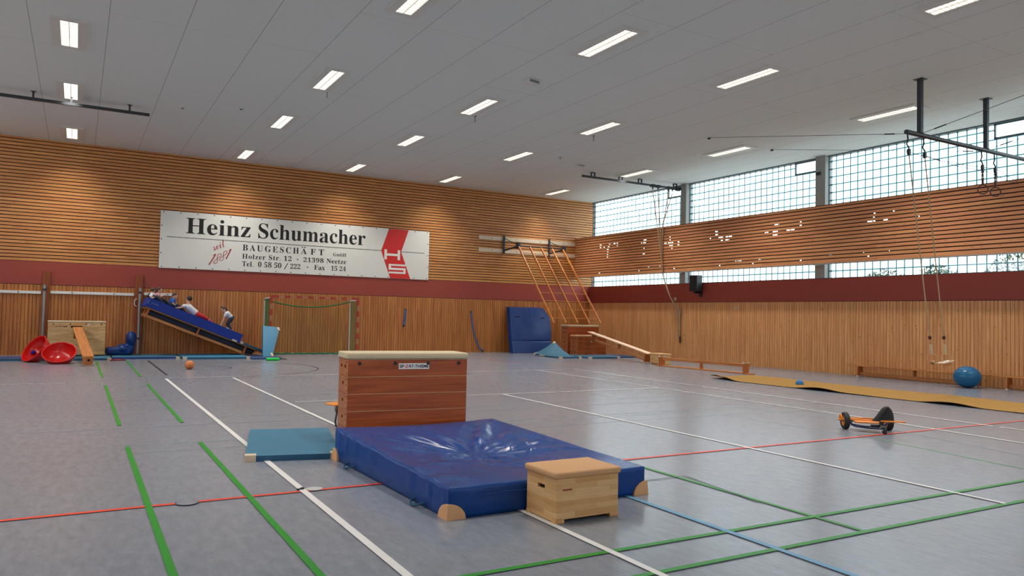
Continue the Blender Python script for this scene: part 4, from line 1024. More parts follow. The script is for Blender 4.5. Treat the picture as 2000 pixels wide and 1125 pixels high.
def small_box(label, loc, rz, L, W, H, padt, padmat, sticker=False):
    t = thing('small_vaulting_box', label, 'vaulting box', loc, rz, 'small vaulting boxes'); ft = 0.03; th = 0.022
    b = MB()
    for s in (-1, 1): b.box((0, s*(W/2-th/2), ft+(H-ft)/2), (L, th, H-ft), None, 0.002)
    hz, hw, hh = H*0.74, 0.10, 0.032
    for s in (-1, 1):
        x = s*(L/2-th/2+0.0006)
        b.box((x, 0, (0.012+hz-hh/2)/2), (th, W-0.001, hz-hh/2-0.012)); b.box((x, 0, (hz+hh/2+H)/2), (th, W-0.001, H-hz-hh/2))
        for q in (-1, 1): b.box((x, q*(hw/2+W/2)/2, hz), (th, (W-hw)/2-0.0005, hh))
    b.build('body', M['stave'], t)
    b = MB()
    for s in (-1, 1): b.box((s*(L/2-th-0.004), 0, hz), (0.004, W-2*th, 0.1))
    b.build('grip_recess', M['hole'], t)
    for sx in (-1, 1):
        for sy in (-1, 1):
            q = MB(); q.box((sx*(L/2-0.035), sy*(W/2-0.028), ft/2), (0.085, 0.06, ft), None, 0.005); q.build('foot', M['stave'], t)
    pad(L+0.045, W+0.035, padt, H, padmat, t, padt*0.36)
    if sticker:
        q = MB(); q.box((-L/2+0.10, -W/2-0.0006, H*0.745), (0.085, 0.0016, 0.012)); q.build('worn_red_sticker', M['red'], t)
    return t
small_box('small beech box with tan suede top in the foreground beside the navy crash mat', (3.462, 4.955, 0), 0.005, 0.585, 0.42, 0.337, 0.052, 'suede', True)
small_box('small pale box by the right wall between the sloping and the upside-down bench', (17.42, 19.82, 0), 1.42, 0.62, 0.42, 0.33, 0.045, 'stave')

# ---- benches: length along local x, seat on top
def bench(label, L, loc, rot, h=0.33, pale=False, legs=None, seat_w=0.24):
    t = thing('gym_bench', label, 'bench', loc, 0, 'gym benches', rot); lg = legs or (-L/2+0.36, L/2-0.36)
    R = 'bench_lit' if pale else 'bench'
    o = MB().box((0, 0, h-0.0175), (seat_w, L, 0.035), None, 0.006).build('seat', M[R], t); o.rotation_euler = (0, 0, -math.pi/2)
    for x in lg:
        b = MB(); w0, w1 = seat_w*0.92, seat_w*1.2
        b.prism([(-w1/2, 0.028), (w1/2, 0.028), (w0/2, h-0.035), (-w0/2, h-0.035)], 0.034, Matrix(((0, 0, 1), (1, 0, 0), (0, 1, 0))), (x-0.017, 0, 0))
        l = b.build('leg', M['bench_end'], t)
        q = MB()
        for s in (-1, 1): q.box((x, s*(w1/2-0.03), 0.014), (0.05, 0.055, 0.028), None, 0.005)
        q.build('rubber_foot', M['white'], l)
    m = (lg[0]+lg[1])/2
    b = MB(); b.prism([(-0.05, 0.12), (0.05, 0.12), (0.075, h-0.035), (-0.075, h-0.035)], 0.03, Matrix(((0, 0, 1), (1, 0, 0), (0, 1, 0))), (m-0.015, 0, 0)); b.build('middle_support', M['bench_end'], t)
    o = MB().box((0, m, 0.085), (0.048, lg[1]-lg[0]-0.034, 0.085), None, 0.008).build('beam', M['bench'], t); o.rotation_euler = (0, 0, -math.pi/2)
    return t
H2 = math.pi/2
bench('long wooden bench against the right wall, big blue ball before its end', 4.06, (20.02, 12.36, 0), (0, 0, H2))
bench('long wooden bench against the right wall cut off by the right edge of the picture', 4.06, (20.02, 8.27, 0), (0, 0, H2))
bench('wooden bench turned upside down beside the small pale box by the right wall', 3.9, (16.93, 17.35, 0.335), (math.pi, 0, H2+0.075-0.02), 0.335, legs=(-1.72, 1.72))
# sloping bench from the floor up onto the corner box
lo, hi = Vector((17.36, 20.42, 0.0)), Vector((17.93, 24.55, 0.60))
dx = (hi-lo).normalized(); dz = (Vector((0, 0, 1))-dx*dx.z).normalized(); dy = dz.cross(dx)
Ms = Matrix((dx, dy, dz)).transposed()
o = bench('sloping bench with seat coloured as brightly lit, rising to the lower corner box', 4.5, lo+dx*2.10+dz*0.012, Ms.to_euler(), 0.36, True, legs=(-2.08, 1.85))
# bench sloping down from the left vaulting box
def left_bench():
    lo, hi = Vector((0.304, 22.40, 0.27)), Vector((0.045, 26.17, 0.935))
    dx = (hi-lo).normalized(); dz = (Vector((0, 0, 1))-dx*dx.z).normalized(); dy = dz.cross(dx)
    t = thing('gym_bench', 'bench sloping from the pale left vaulting box down to the floor beside the red bowls', 'bench', lo, 0, 'gym benches', Matrix((dx, dy, dz)).transposed().to_euler())
    L = (hi-lo).length
    o = MB().box((0, L/2, -0.0175), (0.262, L, 0.035), None, 0.006).build('seat', M['bench'], t); o.rotation_euler = (0, 0, -math.pi/2)
    tl = math.asin(dx.z)
    n = 10; poly = [(-0.126, -0.03), (-0.122, -0.15)] + [(0.115*math.cos(math.pi+math.pi*i/n), -0.16+0.085*math.sin(math.pi+math.pi*i/n)) for i in range(n+1)] + [(0.122, -0.15), (0.126, -0.03)]
    b = MB(); b.prism(poly, 0.034, Matrix(((0, 0, 1), (1, 0, 0), (0, 1, 0))), (0.0, 0, 0)); e = b.build('leg', M['bench_end'], t)
    MB().cyl((-0.0015, -0.02, -0.11), (0.004, -0.02, -0.11), 0.036, seg=20).build('hand_hole', M['hole'], e)
    b = MB(); b.prism([(-0.12, -0.035), (0.12, -0.035), (0.13, -0.25), (-0.13, -0.25)], 0.034, Matrix(((0, 0, 1), (1, 0, 0), (0, 1, 0))), (L-0.5, 0, 0)); b.build('leg', M['bench_end'], t)
    o = MB().box((0, L/2-0.2, -0.2), (0.045, L-0.62, 0.07), None, 0.006).build('beam', M['bench'], t); o.rotation_euler = (0, 0, -math.pi/2)
    b = MB(); b.span((L-0.02, -0.06, -0.05), (L+0.04, 0.06, -0.02)); b.build('hook', M['steel'], t)
left_bench()

# ---- thin gym mats
def mat(label, lo, hi, z=0.0, t=0.06, top='teal', side='teal_side', corner='leather', fn=None, nu=16, nv=16, rz=0.0, name='gym_mat', corners=(0, 1, 2, 3), stripe=None):
    cx, cy = (lo[0]+hi[0])/2, (lo[1]+hi[1])/2; sx, sy = hi[0]-lo[0], hi[1]-lo[1]
    o = thing(name, label, 'gym mat', (cx, cy, z), rz, 'thin gym mats')
    f = fn or (lambda u, v: 0.0)
    rnd = random.Random(label); ph = [rnd.uniform(0, 6) for _ in range(4)]
    rip = lambda u, v: 0.004*math.sin(7*u+3*v+ph[0])*math.sin(5*v+ph[1])*min(1, 8*u*(1-u))*min(1, 8*v*(1-v))
    def P(u, v, k): return ((u-0.5)*sx, (v-0.5)*sy, f(u, v)+(t+rip(u, v) if k else 0.001))
    b = MB(); b.slab(lambda u, v: P(u, v, 1), lambda u, v: P(u, v, 0), nu, nv, 0, 1); b.build('cover', [M[top], M[side]], o, True)
    for k in corners:
        u, v = ((0, 0), (1, 0), (1, 1), (0, 1))[k]; du, dv = (1 if u == 0 else -1), (1 if v == 0 else -1); s = 0.105
        pts = []
        for i in range(4):
            for j in range(4):
                uu, vv = u+du*s/sx*i/3, v+dv*s/sy*j/3; pts.append((uu, vv))
        q = MB(); e = 0.006
        def S(i, j, k_):
            uu, vv = u+du*s/sx*i, v+dv*s/sy*j; p = Vector(P(min(1, max(0, uu)), min(1, max(0, vv)), 0)); ox = -du*e if i == 0 else 0; oy = -dv*e if j == 0 else 0
            return (p.x+ox, p.y+oy, p.z+(t+0.006 if k_ else 0.0))
        q.slab(lambda i, j: S(i, j, 1), lambda i, j: S(i, j, 0), 3, 3); q.build('leather_corner', M[corner], o)
    return o
mat('teal mat beside the left edge of the navy crash mat in the foreground', (1.735, 7.945), (2.695, 9.765), 0, 0.06, rz=-0.215, corners=(0, 1), corner='pale_leather')
mat('worn blue mat at the far left edge behind the tilted red bowl', (-3.4, 24.98), (-1.05, 26.3), 0, 0.06, 'slate', 'teal_side', 'leather', corners=(1,))
mat('blue mat under the pale left vaulting box and the red bowls', (-1.02, 24.93), (0.93, 27.1), 0, 0.06, 'teal', 'teal_side', 'pale_leather', corners=(1,))
mat('blue mat at the foot of the steel pole before the high slide end', (0.97, 25.35), (2.82, 27.0), 0, 0.06, 'teal', 'deep', 'pale_leather', corners=(1,))
mat('bright teal mat on the floor under the middle of the slide', (2.88, 24.95), (4.84, 26.9), 0, 0.065, 'teal_bright', 'teal_side', 'pale_leather', corners=(0, 1))
mat('slate blue mat under the low slide end beside the leaning teal mat', (4.86, 24.55), (5.75, 26.2), 0, 0.05, 'slate', 'slate', 'pale_leather', corners=())
def curl(u, v):
    d = max(0.0, 1-math.hypot((1-u)*1.0, (1-v)*1.75)/1.25); return 0.52*d**1.6
o = mat('teal mat with one corner curled up against the corner boxes', (15.70, 23.40), (16.66, 25.28), 0, 0.055, 'teal', 'teal_side', 'pale_leather', fn=curl, nu=24, nv=30)
MB().box((-0.483, 0.35, 0.05), (0.01, 0.34, 0.05)).build('label_patch', M['pale_leather'], o)
mat('teal mat flat on the floor before the lower corner box', (16.80, 23.05), (18.22, 24.70), 0, 0.055, 'teal', 'teal_side', 'pale_leather', corners=(0, 1), fn=lambda u, v: 0.05*max(0, u-0.4)*math.sin(3.1*v)*u)
mat('darker blue mat behind the foot of the sloping bench', (18.26, 23.35), (19.3, 24.7), 0, 0.05, 'slate', 'teal_side', 'pale_leather', corners=())

# ---- big navy crash mat in the foreground
def crash_front():
    A, B, C, D = Vector((2.50, 5.205)), Vector((4.435, 5.232)), Vector((4.47, 8.14)), Vector((2.425, 7.86))
    o = thing('crash_mat', 'big glossy navy crash mat lying in the foreground before the vaulting box', 'crash mat', (3.45, 6.6, 0), 0, 'crash mats')
    org = Vector((3.45, 6.6, 0))
    def base(u, v):
        p = A.lerp(B, u).lerp(D.lerp(C, u), v); return p
    CREASES = [((2.55, 7.55), (3.35, 6.75), 0.018, 0.05), ((2.52, 7.0), (3.5, 6.45), 0.016, 0.045), ((2.6, 6.55), (3.7, 6.15), 0.016, 0.05), ((2.55, 6.1), (3.6, 5.9), 0.012, 0.04), ((2.9, 7.75), (3.4, 7.0), 0.016, 0.05),
               ((3.9, 7.5), (3.72, 6.9), 0.022, 0.035), ((4.1, 7.1), (3.85, 6.6), 0.020, 0.035), ((4.25, 6.7), (3.9, 6.35), 0.018, 0.03), ((3.6, 6.5), (3.95, 6.2), 0.022, 0.03), ((3.35, 6.6), (3.6, 6.3), 0.018, 0.028), ((4.3, 7.7), (4.0, 6.2), 0.012, 0.06)]
    hx = [0.238, 0.242, 0.292, 0.335]       # heights of the four corners
    def topz(u, v):
        z = (hx[0]*(1-u)+hx[1]*u)*(1-v) + (hx[3]*(1-u)+hx[2]*u)*v
        p = base(u, v); dx, dy = p.x-3.52, p.y-6.72
        r = math.hypot(dx, dy); th = math.atan2(dy, dx)
        inn = min(1.0, 9*u*(1-u))*min(1.0, 7*v*(1-v))
        z -= 0.115*math.exp(-(r/0.72)**2)*min(1, inn*1.3)
        fold = math.sin(th*9+1.3*math.sin(th*3)+0.8)
        z += 0.024*max(0, fold)**2*math.exp(-((r-0.55)/0.36)**2)*inn
        z += 0.013*math.sin(th*17+2.0*r)*math.exp(-((r-0.33)/0.2)**2)
        z -= 0.05*math.sin(math.pi*u)*max(0, v-0.55)/0.45*0.5       # back edge dips between its corners
        w = noise.noise(Vector((p.x*2.2+p.y*1.2, p.y*0.9-p.x*0.7, 0.3)))+0.6*noise.noise(Vector((p.x*6.5+p.y*3.8, p.y*1.8-p.x*1.2, 2.0)))
        z += 0.012*w*min(1, inn*2)
        z += 0.010*math.sin(v*40+4*math.sin(v*7))*math.exp(-u/0.05)*min(1, 20*v)*min(1, 12*(1-v))      # puckered left edge
        for (x0, y0), (x1, y1), am, wd in CREASES:
            e = Vector((x1-x0, y1-y0)); ll = e.length; e = e/ll; rl = Vector((p.x-x0, p.y-y0)); tt = rl.dot(e)
            if -0.1 < tt < ll+0.1:
                off = (rl-e*tt).length + 0.02*math.sin(tt*7+x0*9); z += am*math.exp(-(off/wd)**2)*max(0, math.sin(math.pi*min(1, max(0, tt/ll))))
        # pinched fold running down from the far right corner
        q = Vector((4.30, 8.05)); s = Vector((3.72, 6.95)); d = (s-q); L = d.length; d = d/L; rel = Vector((p.x, p.y))-q; t = max(0, min(1, rel.dot(d)/L)); dist = (rel-d*(t*L)).length
        z += 0.030*math.exp(-(dist/0.07)**2)*math.sin(math.pi*min(1, t*1.1+0.05)) - 0.03*math.exp(-((dist-0.14)/0.09)**2)*math.sin(math.pi*t)
        return z
    def edge_w(u, v): # wrinkles hanging on the side faces
        return (0.013*max(0, math.sin(v*40+4*math.sin(v*7)))**2-0.004)*(1 if v > 0.02 else 0)+0.004*math.sin(u*50+3*math.sin(u*11))
    n, m, k = 110, 150, 8
    b = MB()
    def P(u, v): p = base(u, v); return Vector((p.x, p.y, topz(u, v)))-org
    G = [[b.bm.verts.new(P(i/n, j/m)) for j in range(m+1)] for i in range(n+1)]
    for i in range(n):
        for j in range(m): b.mi = 0; b.face([G[i][j], G[i+1][j], G[i+1][j+1], G[i][j+1]])
    ring = [(i, 0) for i in range(n)] + [(n, j) for j in range(m)] + [(i, m) for i in range(n, 0, -1)] + [(0, j) for j in range(m, 0, -1)]
    cen = base(0.5, 0.5); cols = []
    for i, j in ring:
        g = G[i][j]; col = [g]
        uu, vv = i/n, j/m; nx = -1 if i == 0 else (1 if i == n else 0); ny = -1 if j == 0 else (1 if j == m else 0)
        for q in range(1, k+1):
            f = q/k; z = g.co.z*(1-f); bulge = 0.018*math.sin(math.pi*f)+edge_w(uu, vv)*math.sin(math.pi*min(1, f*1.2))*1.1
            c = min(1.0, min(abs(uu-0), abs(1-uu), 1)*12+0.0) if ny else min(1.0, min(vv, 1-vv)*14)
            seam = -0.006 if q == 3 else 0.0
            col.append(b.bm.verts.new((g.co.x+nx*(bulge+seam)*c, g.co.y+ny*(bulge+seam)*c, z)))
        cols.append(col)
    b.mi = 1; N_ = len(cols)
    for a in range(N_):
        c0, c1 = cols[a], cols[(a+1) % N_]
        for q in range(k): b.face([c0[q], c0[q+1], c1[q+1], c1[q]])
    b.face([c[-1] for c in reversed(cols)])
    b.build('cover', [M['navy'], M['navy_side']], o, 'all')
    for u0, u1 in ((0.16, 0.62),):
        q = MB(); q.tube([Vector((base(u, 0).x, base(u, 0).y-0.022, 0.172+0.004*math.sin(u*30)))-org for u in [u0+(u1-u0)*i/24 for i in range(25)]], 0.003, 5); q.build('seam', M['navy_side'], o)
    # tan leather patches on the bottom corners
    for (c, e1, e2) in ((A, B, D), (B, A, C), (D, A, C)):
        d1 = (e1-c).normalized(); d2 = (e2-c).normalized(); q = MB(); nq = 8; R_ = 0.135
        for d, off in ((d1, -d2), (d2, -d1)):
            pts = [(0, 0)]+[(R_*math.cos(math.pi/2*i/nq), 0.118*math.sin(math.pi/2*i/nq)) for i in range(nq+1)]
            o1 = Vector((off.x, off.y, 0)); dd = Vector((d.x, d.y, 0)); c3 = Vector((c.x, c.y, 0))-org
            fr = [q.bm.verts.new(c3+dd*(x-(0.026*(0.75+0.25*(1-z/0.118)) if x < 0.001 else 0.0))+o1*0.026*(0.75+0.25*(1-z/0.118))+Vector((0, 0, z+0.001))) for x, z in pts]; bk = [q.bm.verts.new(c3+dd*(x-0.0)+o1*0.0+Vector((0, 0, z+0.001))) for x, z in pts]
            q.face(fr); q.face(list(reversed(bk)))
            for i in range(len(fr)): q.face([fr[i], bk[i], bk[(i+1) % len(fr)], fr[(i+1) % len(fr)]])
        q.build('leather_corner', M['leather'], o, True)
    for v in (0.19, 0.80):
        p = base(0, v); q = MB(); s = Vector((p.x-0.02, p.y, 0.03))-org
        q.tube([s+Vector((0.02, -0.09, 0.01)), s+Vector((-0.03, -0.085, 0.0)), s+Vector((-0.055, -0.03, -0.015)), s+Vector((-0.055, 0.03, -0.018)), s+Vector((-0.03, 0.085, 0.0)), s+Vector((0.02, 0.09, 0.01))], 0.010, 6); q.build('carry_strap', M['teal_side'], o, True)
    return o
crash_front()

# ---- crash mat leaning in the far corner
def crash_corner():
    o = thing('crash_mat', 'large blue crash mat standing folded against the back wall under the climbing ladder', 'crash mat', (16.8, 27.3, 0), 0, 'crash mats')
    def mid(u, v): # front surface
        y0 = 26.95+0.02; y = y0+(27.64-y0)*v - 0.10*math.sin(math.pi*u)*math.sin(math.pi*v)*0.6
        w = 1.93 - 0.10*v + 0.14*math.sin(math.pi*max(0, v-0.1)*0.9)
        x = 15.70+0.20*v + u*w
        z = 0.01+1.89*v
        if v < 0.26: y -= 0.05*(1-v/0.26)
        if u > 0.72 and v > 0.8: x -= 0.22*(u-0.72)/0.28*(v-0.8)/0.2
        y += 0.012*noise.noise(Vector((u*5, v*6, 1)))
        if abs(v-0.26) < 0.02: y += 0.015
        return Vector((x-16.8, y-27.3, z))
    def back(u, v): p = mid(u, v); return p+Vector((0, 0.27, 0.04*v))
    b = MB(); b.slab(mid, back, 30, 50); b.build('cover', M['deep'], o, True)
    b = MB(); b.tube([mid(0.49, v/20)+Vector((0, -0.003, 0)) for v in range(6, 21)], 0.006, 5); b.build('seam', M['navy_side'], o)
    b = MB(); b.tube([mid(0.0, v/20)+Vector((-0.004, 0.11, 0.01)) for v in range(0, 21)], 0.012, 6); b.build('fold_edge', M['navy_side'], o)
    for u, v, l in ((0.17, 0.80, 0.3), (0.80, 0.78, 0.0)):
        b = MB(); p = mid(u, v); b.box(p+Vector((0, -0.01, 0)), (0.22, 0.012, 0.035))
        if l: b.box(p+Vector((0.05, -0.012, -0.16)), (0.05, 0.01, 0.3), Euler((0, -0.1, 0)).to_matrix())
        b.build('carry_strap', M['rubber'], o)
crash_corner()

# ---- slide: two sloping benches, crash mat and thin mat
SL = math.atan2(-0.402, 1)
def slope_z(x): return 1.60-0.402*(x-1.86)
def slide():
    for y, lab in ((26.12, 'front sloping bench under the blue slide mat, nearest the camera'), (27.3, 'rear sloping bench under the blue slide mat, mostly hidden')):
        dx = Vector((math.cos(SL), 0, math.sin(SL))); dz = Vector((-dx.z, 0, dx.x)); dy = dz.cross(dx)
        t = thing('gym_bench', lab, 'bench', (1.87, y, slope_z(1.87)), 0, 'gym benches', Matrix((dx, dy, dz)).transposed().to_euler()); L = 3.92
        o = MB().box((0, L/2, -0.0175), (0.24, L, 0.035), None, 0.006).build('seat', M['bench'], t); o.rotation_euler = (0, 0, -math.pi/2)
        for x in (0.10, 1.70, 3.28):
            b = MB(); b.prism([(-0.11, -0.035), (0.11, -0.035), (0.13, -0.265), (-0.13, -0.265)], 0.034, Matrix(((0, 0, 1), (1, 0, 0), (0, 1, 0))), (x, 0, 0)); b.build('leg', M['bench_end'], t)
        o = MB().box((0, 1.66, -0.255), (0.05, 3.2, 0.085), None, 0.008).build('beam', M['bench'], t); o.rotation_euler = (0, 0, -math.pi/2)
        b = MB(); b.tube([(0.0, 0, -0.02), (-0.03, 0, -0.03), (-0.045, 0, -0.08)], 0.012, 6); b.build('hook', M['steel'], t)
    o = thing('crash_mat', 'royal blue crash mat forming the slide that the children climb', 'crash mat', (1.87, 25.9, 0), 0, 'crash mats')
    dx = Vector((math.cos(SL), 0, math.sin(SL))); dz = Vector((-dx.z, 0, dx.x))
    def S(u, v, k):
        p = Vector((1.84, 25.9+1.88*v, slope_z(1.84)+0.003)) + dx*(3.06*u) + dz*(0.29*k)
        sag = 0.02*noise.noise(Vector((u*5, v*5, 3)))*(k)*min(1, u*9)*min(1, (1-u)*9)
        return p+dz*sag-Vector((1.87, 25.9, 0))
    b = MB(); b.slab(lambda u, v: S(u, v, 1), lambda u, v: S(u, v, 0), 40, 24); b.build('cover', M['royal'], o, True)
    b = MB(); b.box(S(0.012, 0, 0.55)+Vector((0.0, -0.004, 0)), (0.05, 0.006, 0.14), Matrix.Rotation(0.35, 3, 'Y')); b.box(S(0.075, 0, 0.55)+Vector((0, -0.004, 0)), (0.22, 0.006, 0.045), Matrix.Rotation(0.38, 3, 'Y')); b.build('pale_label', M['strap'], o)
    for u in (0.94, ):
        b = MB(); b.box(S(u, 0, 0.04)+Vector((0, -0.005, 0)), (0.16, 0.012, 0.05), Matrix.Rotation(0.38, 3, 'Y')); b.build('corner_label', M['paleboard'], o)
    o = thing('gym_mat', 'thin slate teal mat on the low end of the slide benches', 'gym mat', (4.7, 25.9, 0), 0, 'thin gym mats')
    def T(u, v, k): return Vector((4.705, 25.92+1.7*v, slope_z(4.705)+0.004)) + dx*(0.90*u) + dz*(0.06*k) - Vector((4.7, 25.9, 0))
    b = MB(); b.slab(lambda u, v: T(u, v, 1), lambda u, v: T(u, v, 0), 10, 16, 0, 1); b.build('cover', [M['slate'], M['teal_side']], o)
    for u in (0.04, 0.95):
        b = MB(); b.box(T(u, 0, 0.5)+Vector((0, -0.003, 0)), (0.1, 0.02, 0.07), Matrix.Rotation(0.38, 3, 'Y'), 0.006); b.build('leather_corner', M['pale_leather'], o)
def under_shade_slab():  # navy slab stands for the dark shade under benches and thin mat
    o = thing('crash_mat', 'dark navy slab filling the shadow between the two benches under the blue slide', 'crash mat', (1.95, 26.3, 0), 0, 'crash mats')
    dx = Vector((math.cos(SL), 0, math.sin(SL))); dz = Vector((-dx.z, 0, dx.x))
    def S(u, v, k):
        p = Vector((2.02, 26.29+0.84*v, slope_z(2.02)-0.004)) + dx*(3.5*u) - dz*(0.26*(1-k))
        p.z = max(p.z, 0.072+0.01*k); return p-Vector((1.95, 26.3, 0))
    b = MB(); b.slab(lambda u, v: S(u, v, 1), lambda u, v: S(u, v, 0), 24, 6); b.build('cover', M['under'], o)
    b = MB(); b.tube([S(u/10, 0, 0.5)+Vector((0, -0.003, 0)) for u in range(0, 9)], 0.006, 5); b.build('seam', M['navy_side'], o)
slide(); under_shade_slab()
def lean_mat():
    o = thing('gym_mat', 'bright teal mat standing on edge and leaning against the left goal post', 'gym mat', (5.6, 25.6, 0), 0, 'thin gym mats'); org = Vector((5.6, 25.6, 0))
    BL, BR, TR, TL = Vector((5.27, 25.10, 0.055)), Vector((5.62, 25.32, 0.06)), Vector((6.03, 26.20, 0.985)), Vector((5.45, 26.10, 1.04))
    n = (BR-BL).cross(TL-BL).normalized()
    f = lambda u, v: BL.lerp(BR, u).lerp(TL.lerp(TR, u), v)-org
    b = MB(); b.slab(lambda u, v: f(u, v), lambda u, v: f(u, v)-n*0.055, 8, 12, 0, 1); b.build('cover', [M['teal_bright'], M['teal_side']], o, True)
    for u, v in ((0.93, 0.94), (0.9, 0.05)):
        q = MB(); q.box(f(u, v)-n*0.026, (0.10, 0.13, 0.09), frame_to(n), 0.01); q.build('leather_corner', M['pale_leather'], o)
lean_mat()

# ---- goal with net
def goal():
    t = thing('handball_goal', 'handball goal with red banded frame and green net at the back wall', 'goal', (7.31, 26.44, 0))
    x0, x1, y0, y1, w, H = 5.73-7.31, 8.89-7.31, 0.0, 0.96, 0.08, 2.08
    def bands(mb, p, q, n, startred=True):
        p, q = Vector(p), Vector(q)
        for i in range(n):
            a, c = p.lerp(q, i/n), p.lerp(q, (i+1)/n); mb.mi = 0 if (i % 2 == 0) == startred else 1
            s = c-a; mb.box((a+c)/2, tuple(abs(v) if abs(v) > 1e-6 else w for v in s))
    for x in (x0+w/2, x1-w/2):
        b = MB(); bands(b, (x, y0, 0), (x, y0, 2.0), 10, False); b.mi = 0; b.box((x, y0, 2.04), (w, w, 0.08)); b.build('post', [M['goal_red'], M['goal_tan']], t)
    b = MB(); bands(b, (x0+w, y0, 2.04), (x1-w, y0, 2.04), 15, True); b.build('crossbar', [M['goal_red'], M['goal_tan']], t)
    for x in (x0+0.02, x1-0.02):
        b = MB(); b.tube([(x, 0.04, 2.0), (x, y1-0.04, 1.97), (x, y1, 1.93), (x, y1, 0.02)], 0.022, 8); b.cyl((x, 0, 0.025), (x, y1, 0.025), 0.022); b.build('back_stay', M['white'], t, True)
    b = MB(); b.cyl((x0, y1, 0.025), (x1, y1, 0.025), 0.022); b.build('ground_bar', M['white'], t, True)
    b = MB(); r = 0.0026
    def strand(p, q): b.tube([p, q], r, 3, caps=False)
    g = 0.055; n = int((x1-x0)/g)
    for i in range(n+1):
        x = x0+(x1-x0)*i/n; strand((x, y1-0.01, 0.03), (x, y1-0.01, 1.70)); strand((x, 0.03, 2.0), (x, y1-0.01, 1.70+0.23*abs(2*i/n-1)**2))
    for k in range(31):
        z = 0.03+1.67*k/30; strand((x0, y1-0.01, z), (x1, y1-0.01, z))
    for x in (x0+0.02, x1-0.02):
        for k in range(60): z = 0.03+1.95*k/59; strand((x, 0.03, z), (x, y1-0.01, z))
        for k in range(30): y = 0.03+(y1-0.04)*k/29; strand((x, y, 0.03), (x, y, 1.96))
    b.build('net', M['net'], t)
    b = MB(); b.tube([(x0+(x1-x0)*s, y1-0.02, 1.95-0.24*4*s*(1-s)) for s in [i/24 for i in range(25)]], 0.022, 8); b.build('top_cord', M['net'], t, True)
    b = MB(); b.tube([(x0+(x1-x0)*i/30, y1-0.03, 0.03+0.015*math.sin(i*1.7)) for i in range(31)], 0.028, 6); b.build('gathered_net_edge', M['net'], t, True)
goal()

# ---- balls
def ball_thing(name, label, c, r, mat, squash=1.0, seams=True):
    t = thing(name, label, 'ball', c)
    MB().ball((0, 0, 0), (r, r, r*squash), 40, 24).build('shell', M[mat], t, 'all')
    b = MB()
    if seams == 'rings':
        for k in range(-5, 6):
            z = r*squash*0.16*k; rr = r*math.sqrt(max(0, 1-(z/(r*squash))**2)); b.tube([(rr*math.cos(a), rr*math.sin(a), z) for a in [2*math.pi*i/40 for i in range(40)]], 0.0025, 5, True)
        b.build('moulded_rings', M[mat], t, True)
    elif seams:
        for R in (Matrix.Rotation(0.3, 3, 'X'), Matrix.Rotation(1.57, 3, 'X'), Matrix.Rotation(1.4, 3, 'Y')):
            b.tube([R @ Vector((r*math.cos(a), r*math.sin(a), 0)) for a in [2*math.pi*i/36 for i in range(36)]], 0.003, 5, True)
        b.build('seams', M['goal_tan'], t, True)
    return t
ball_thing('exercise_ball', 'big petrol blue exercise ball on the floor before the right wall bench', (19.42, 10.62, 0.272), 0.315, 'ballblue', 0.86, 'rings')
ball_thing('leather_ball', 'orange brown ball on the floor before the slide mats', (2.57, 20.93, 0.112), 0.112, 'ballorange')
t = thing('rubber_dome', 'small blue half ball lying on the ochre runner', 'half ball', (15.55, 12.55, 0.021))
MB().lathe([(0.0, 0.105), (0.035, 0.10), (0.065, 0.083), (0.085, 0.055), (0.094, 0.02), (0.095, 0.0), (0, 0)], seg=24).build('dome', M['dome'], t, True)
MB().tube([(0.096*math.cos(a), 0.096*math.sin(a), 0.006) for a in [2*math.pi*i/28 for i in range(28)]], 0.006, 6, True).build('rim', M['dome'], t, True)

# ---- ochre runner with wavy edges
def runner():
    o = thing('floor_runner', 'long ochre runner rolled out with wavy edges along the right wall', 'runner', (15.7, 10, 0))
    def S(u, v, k):
        y = 5.0+9.85*v; x = 14.70+1.98*u
        if v > 0.55: x += 0.0
        x += 0.10*math.sin(v*5.5)*(1-u)*0.6 + (0.18*(v-0.9)/0.1*(1-u) if v > 0.9 else 0)
        y += 0.25*u*(1 if v > 0.98 else 0)
        e = math.exp(-(u/0.16)**2); z = e*(0.05*max(0, math.sin(v*21+0.6))**2*(1 if v > 0.25 else 0.3)+0.06*math.exp(-((v-0.985)/0.03)**2))
        z += 0.035*math.exp(-((v-0.93)/0.02)**2)*math.exp(-((u-0.3)/0.3)**2) + 0.012*max(0, math.sin(v*13+u*2))
        return (x-15.7, y-10, 0.002+z+(0.012 if k else 0))
    b = MB(); b.slab(lambda u, v: S(u, v, 1), lambda u, v: S(u, v, 0), 24, 140, 0, 1); b.build('sheet', [M['ochre'], M['ochre_under']], o, True)
runner()

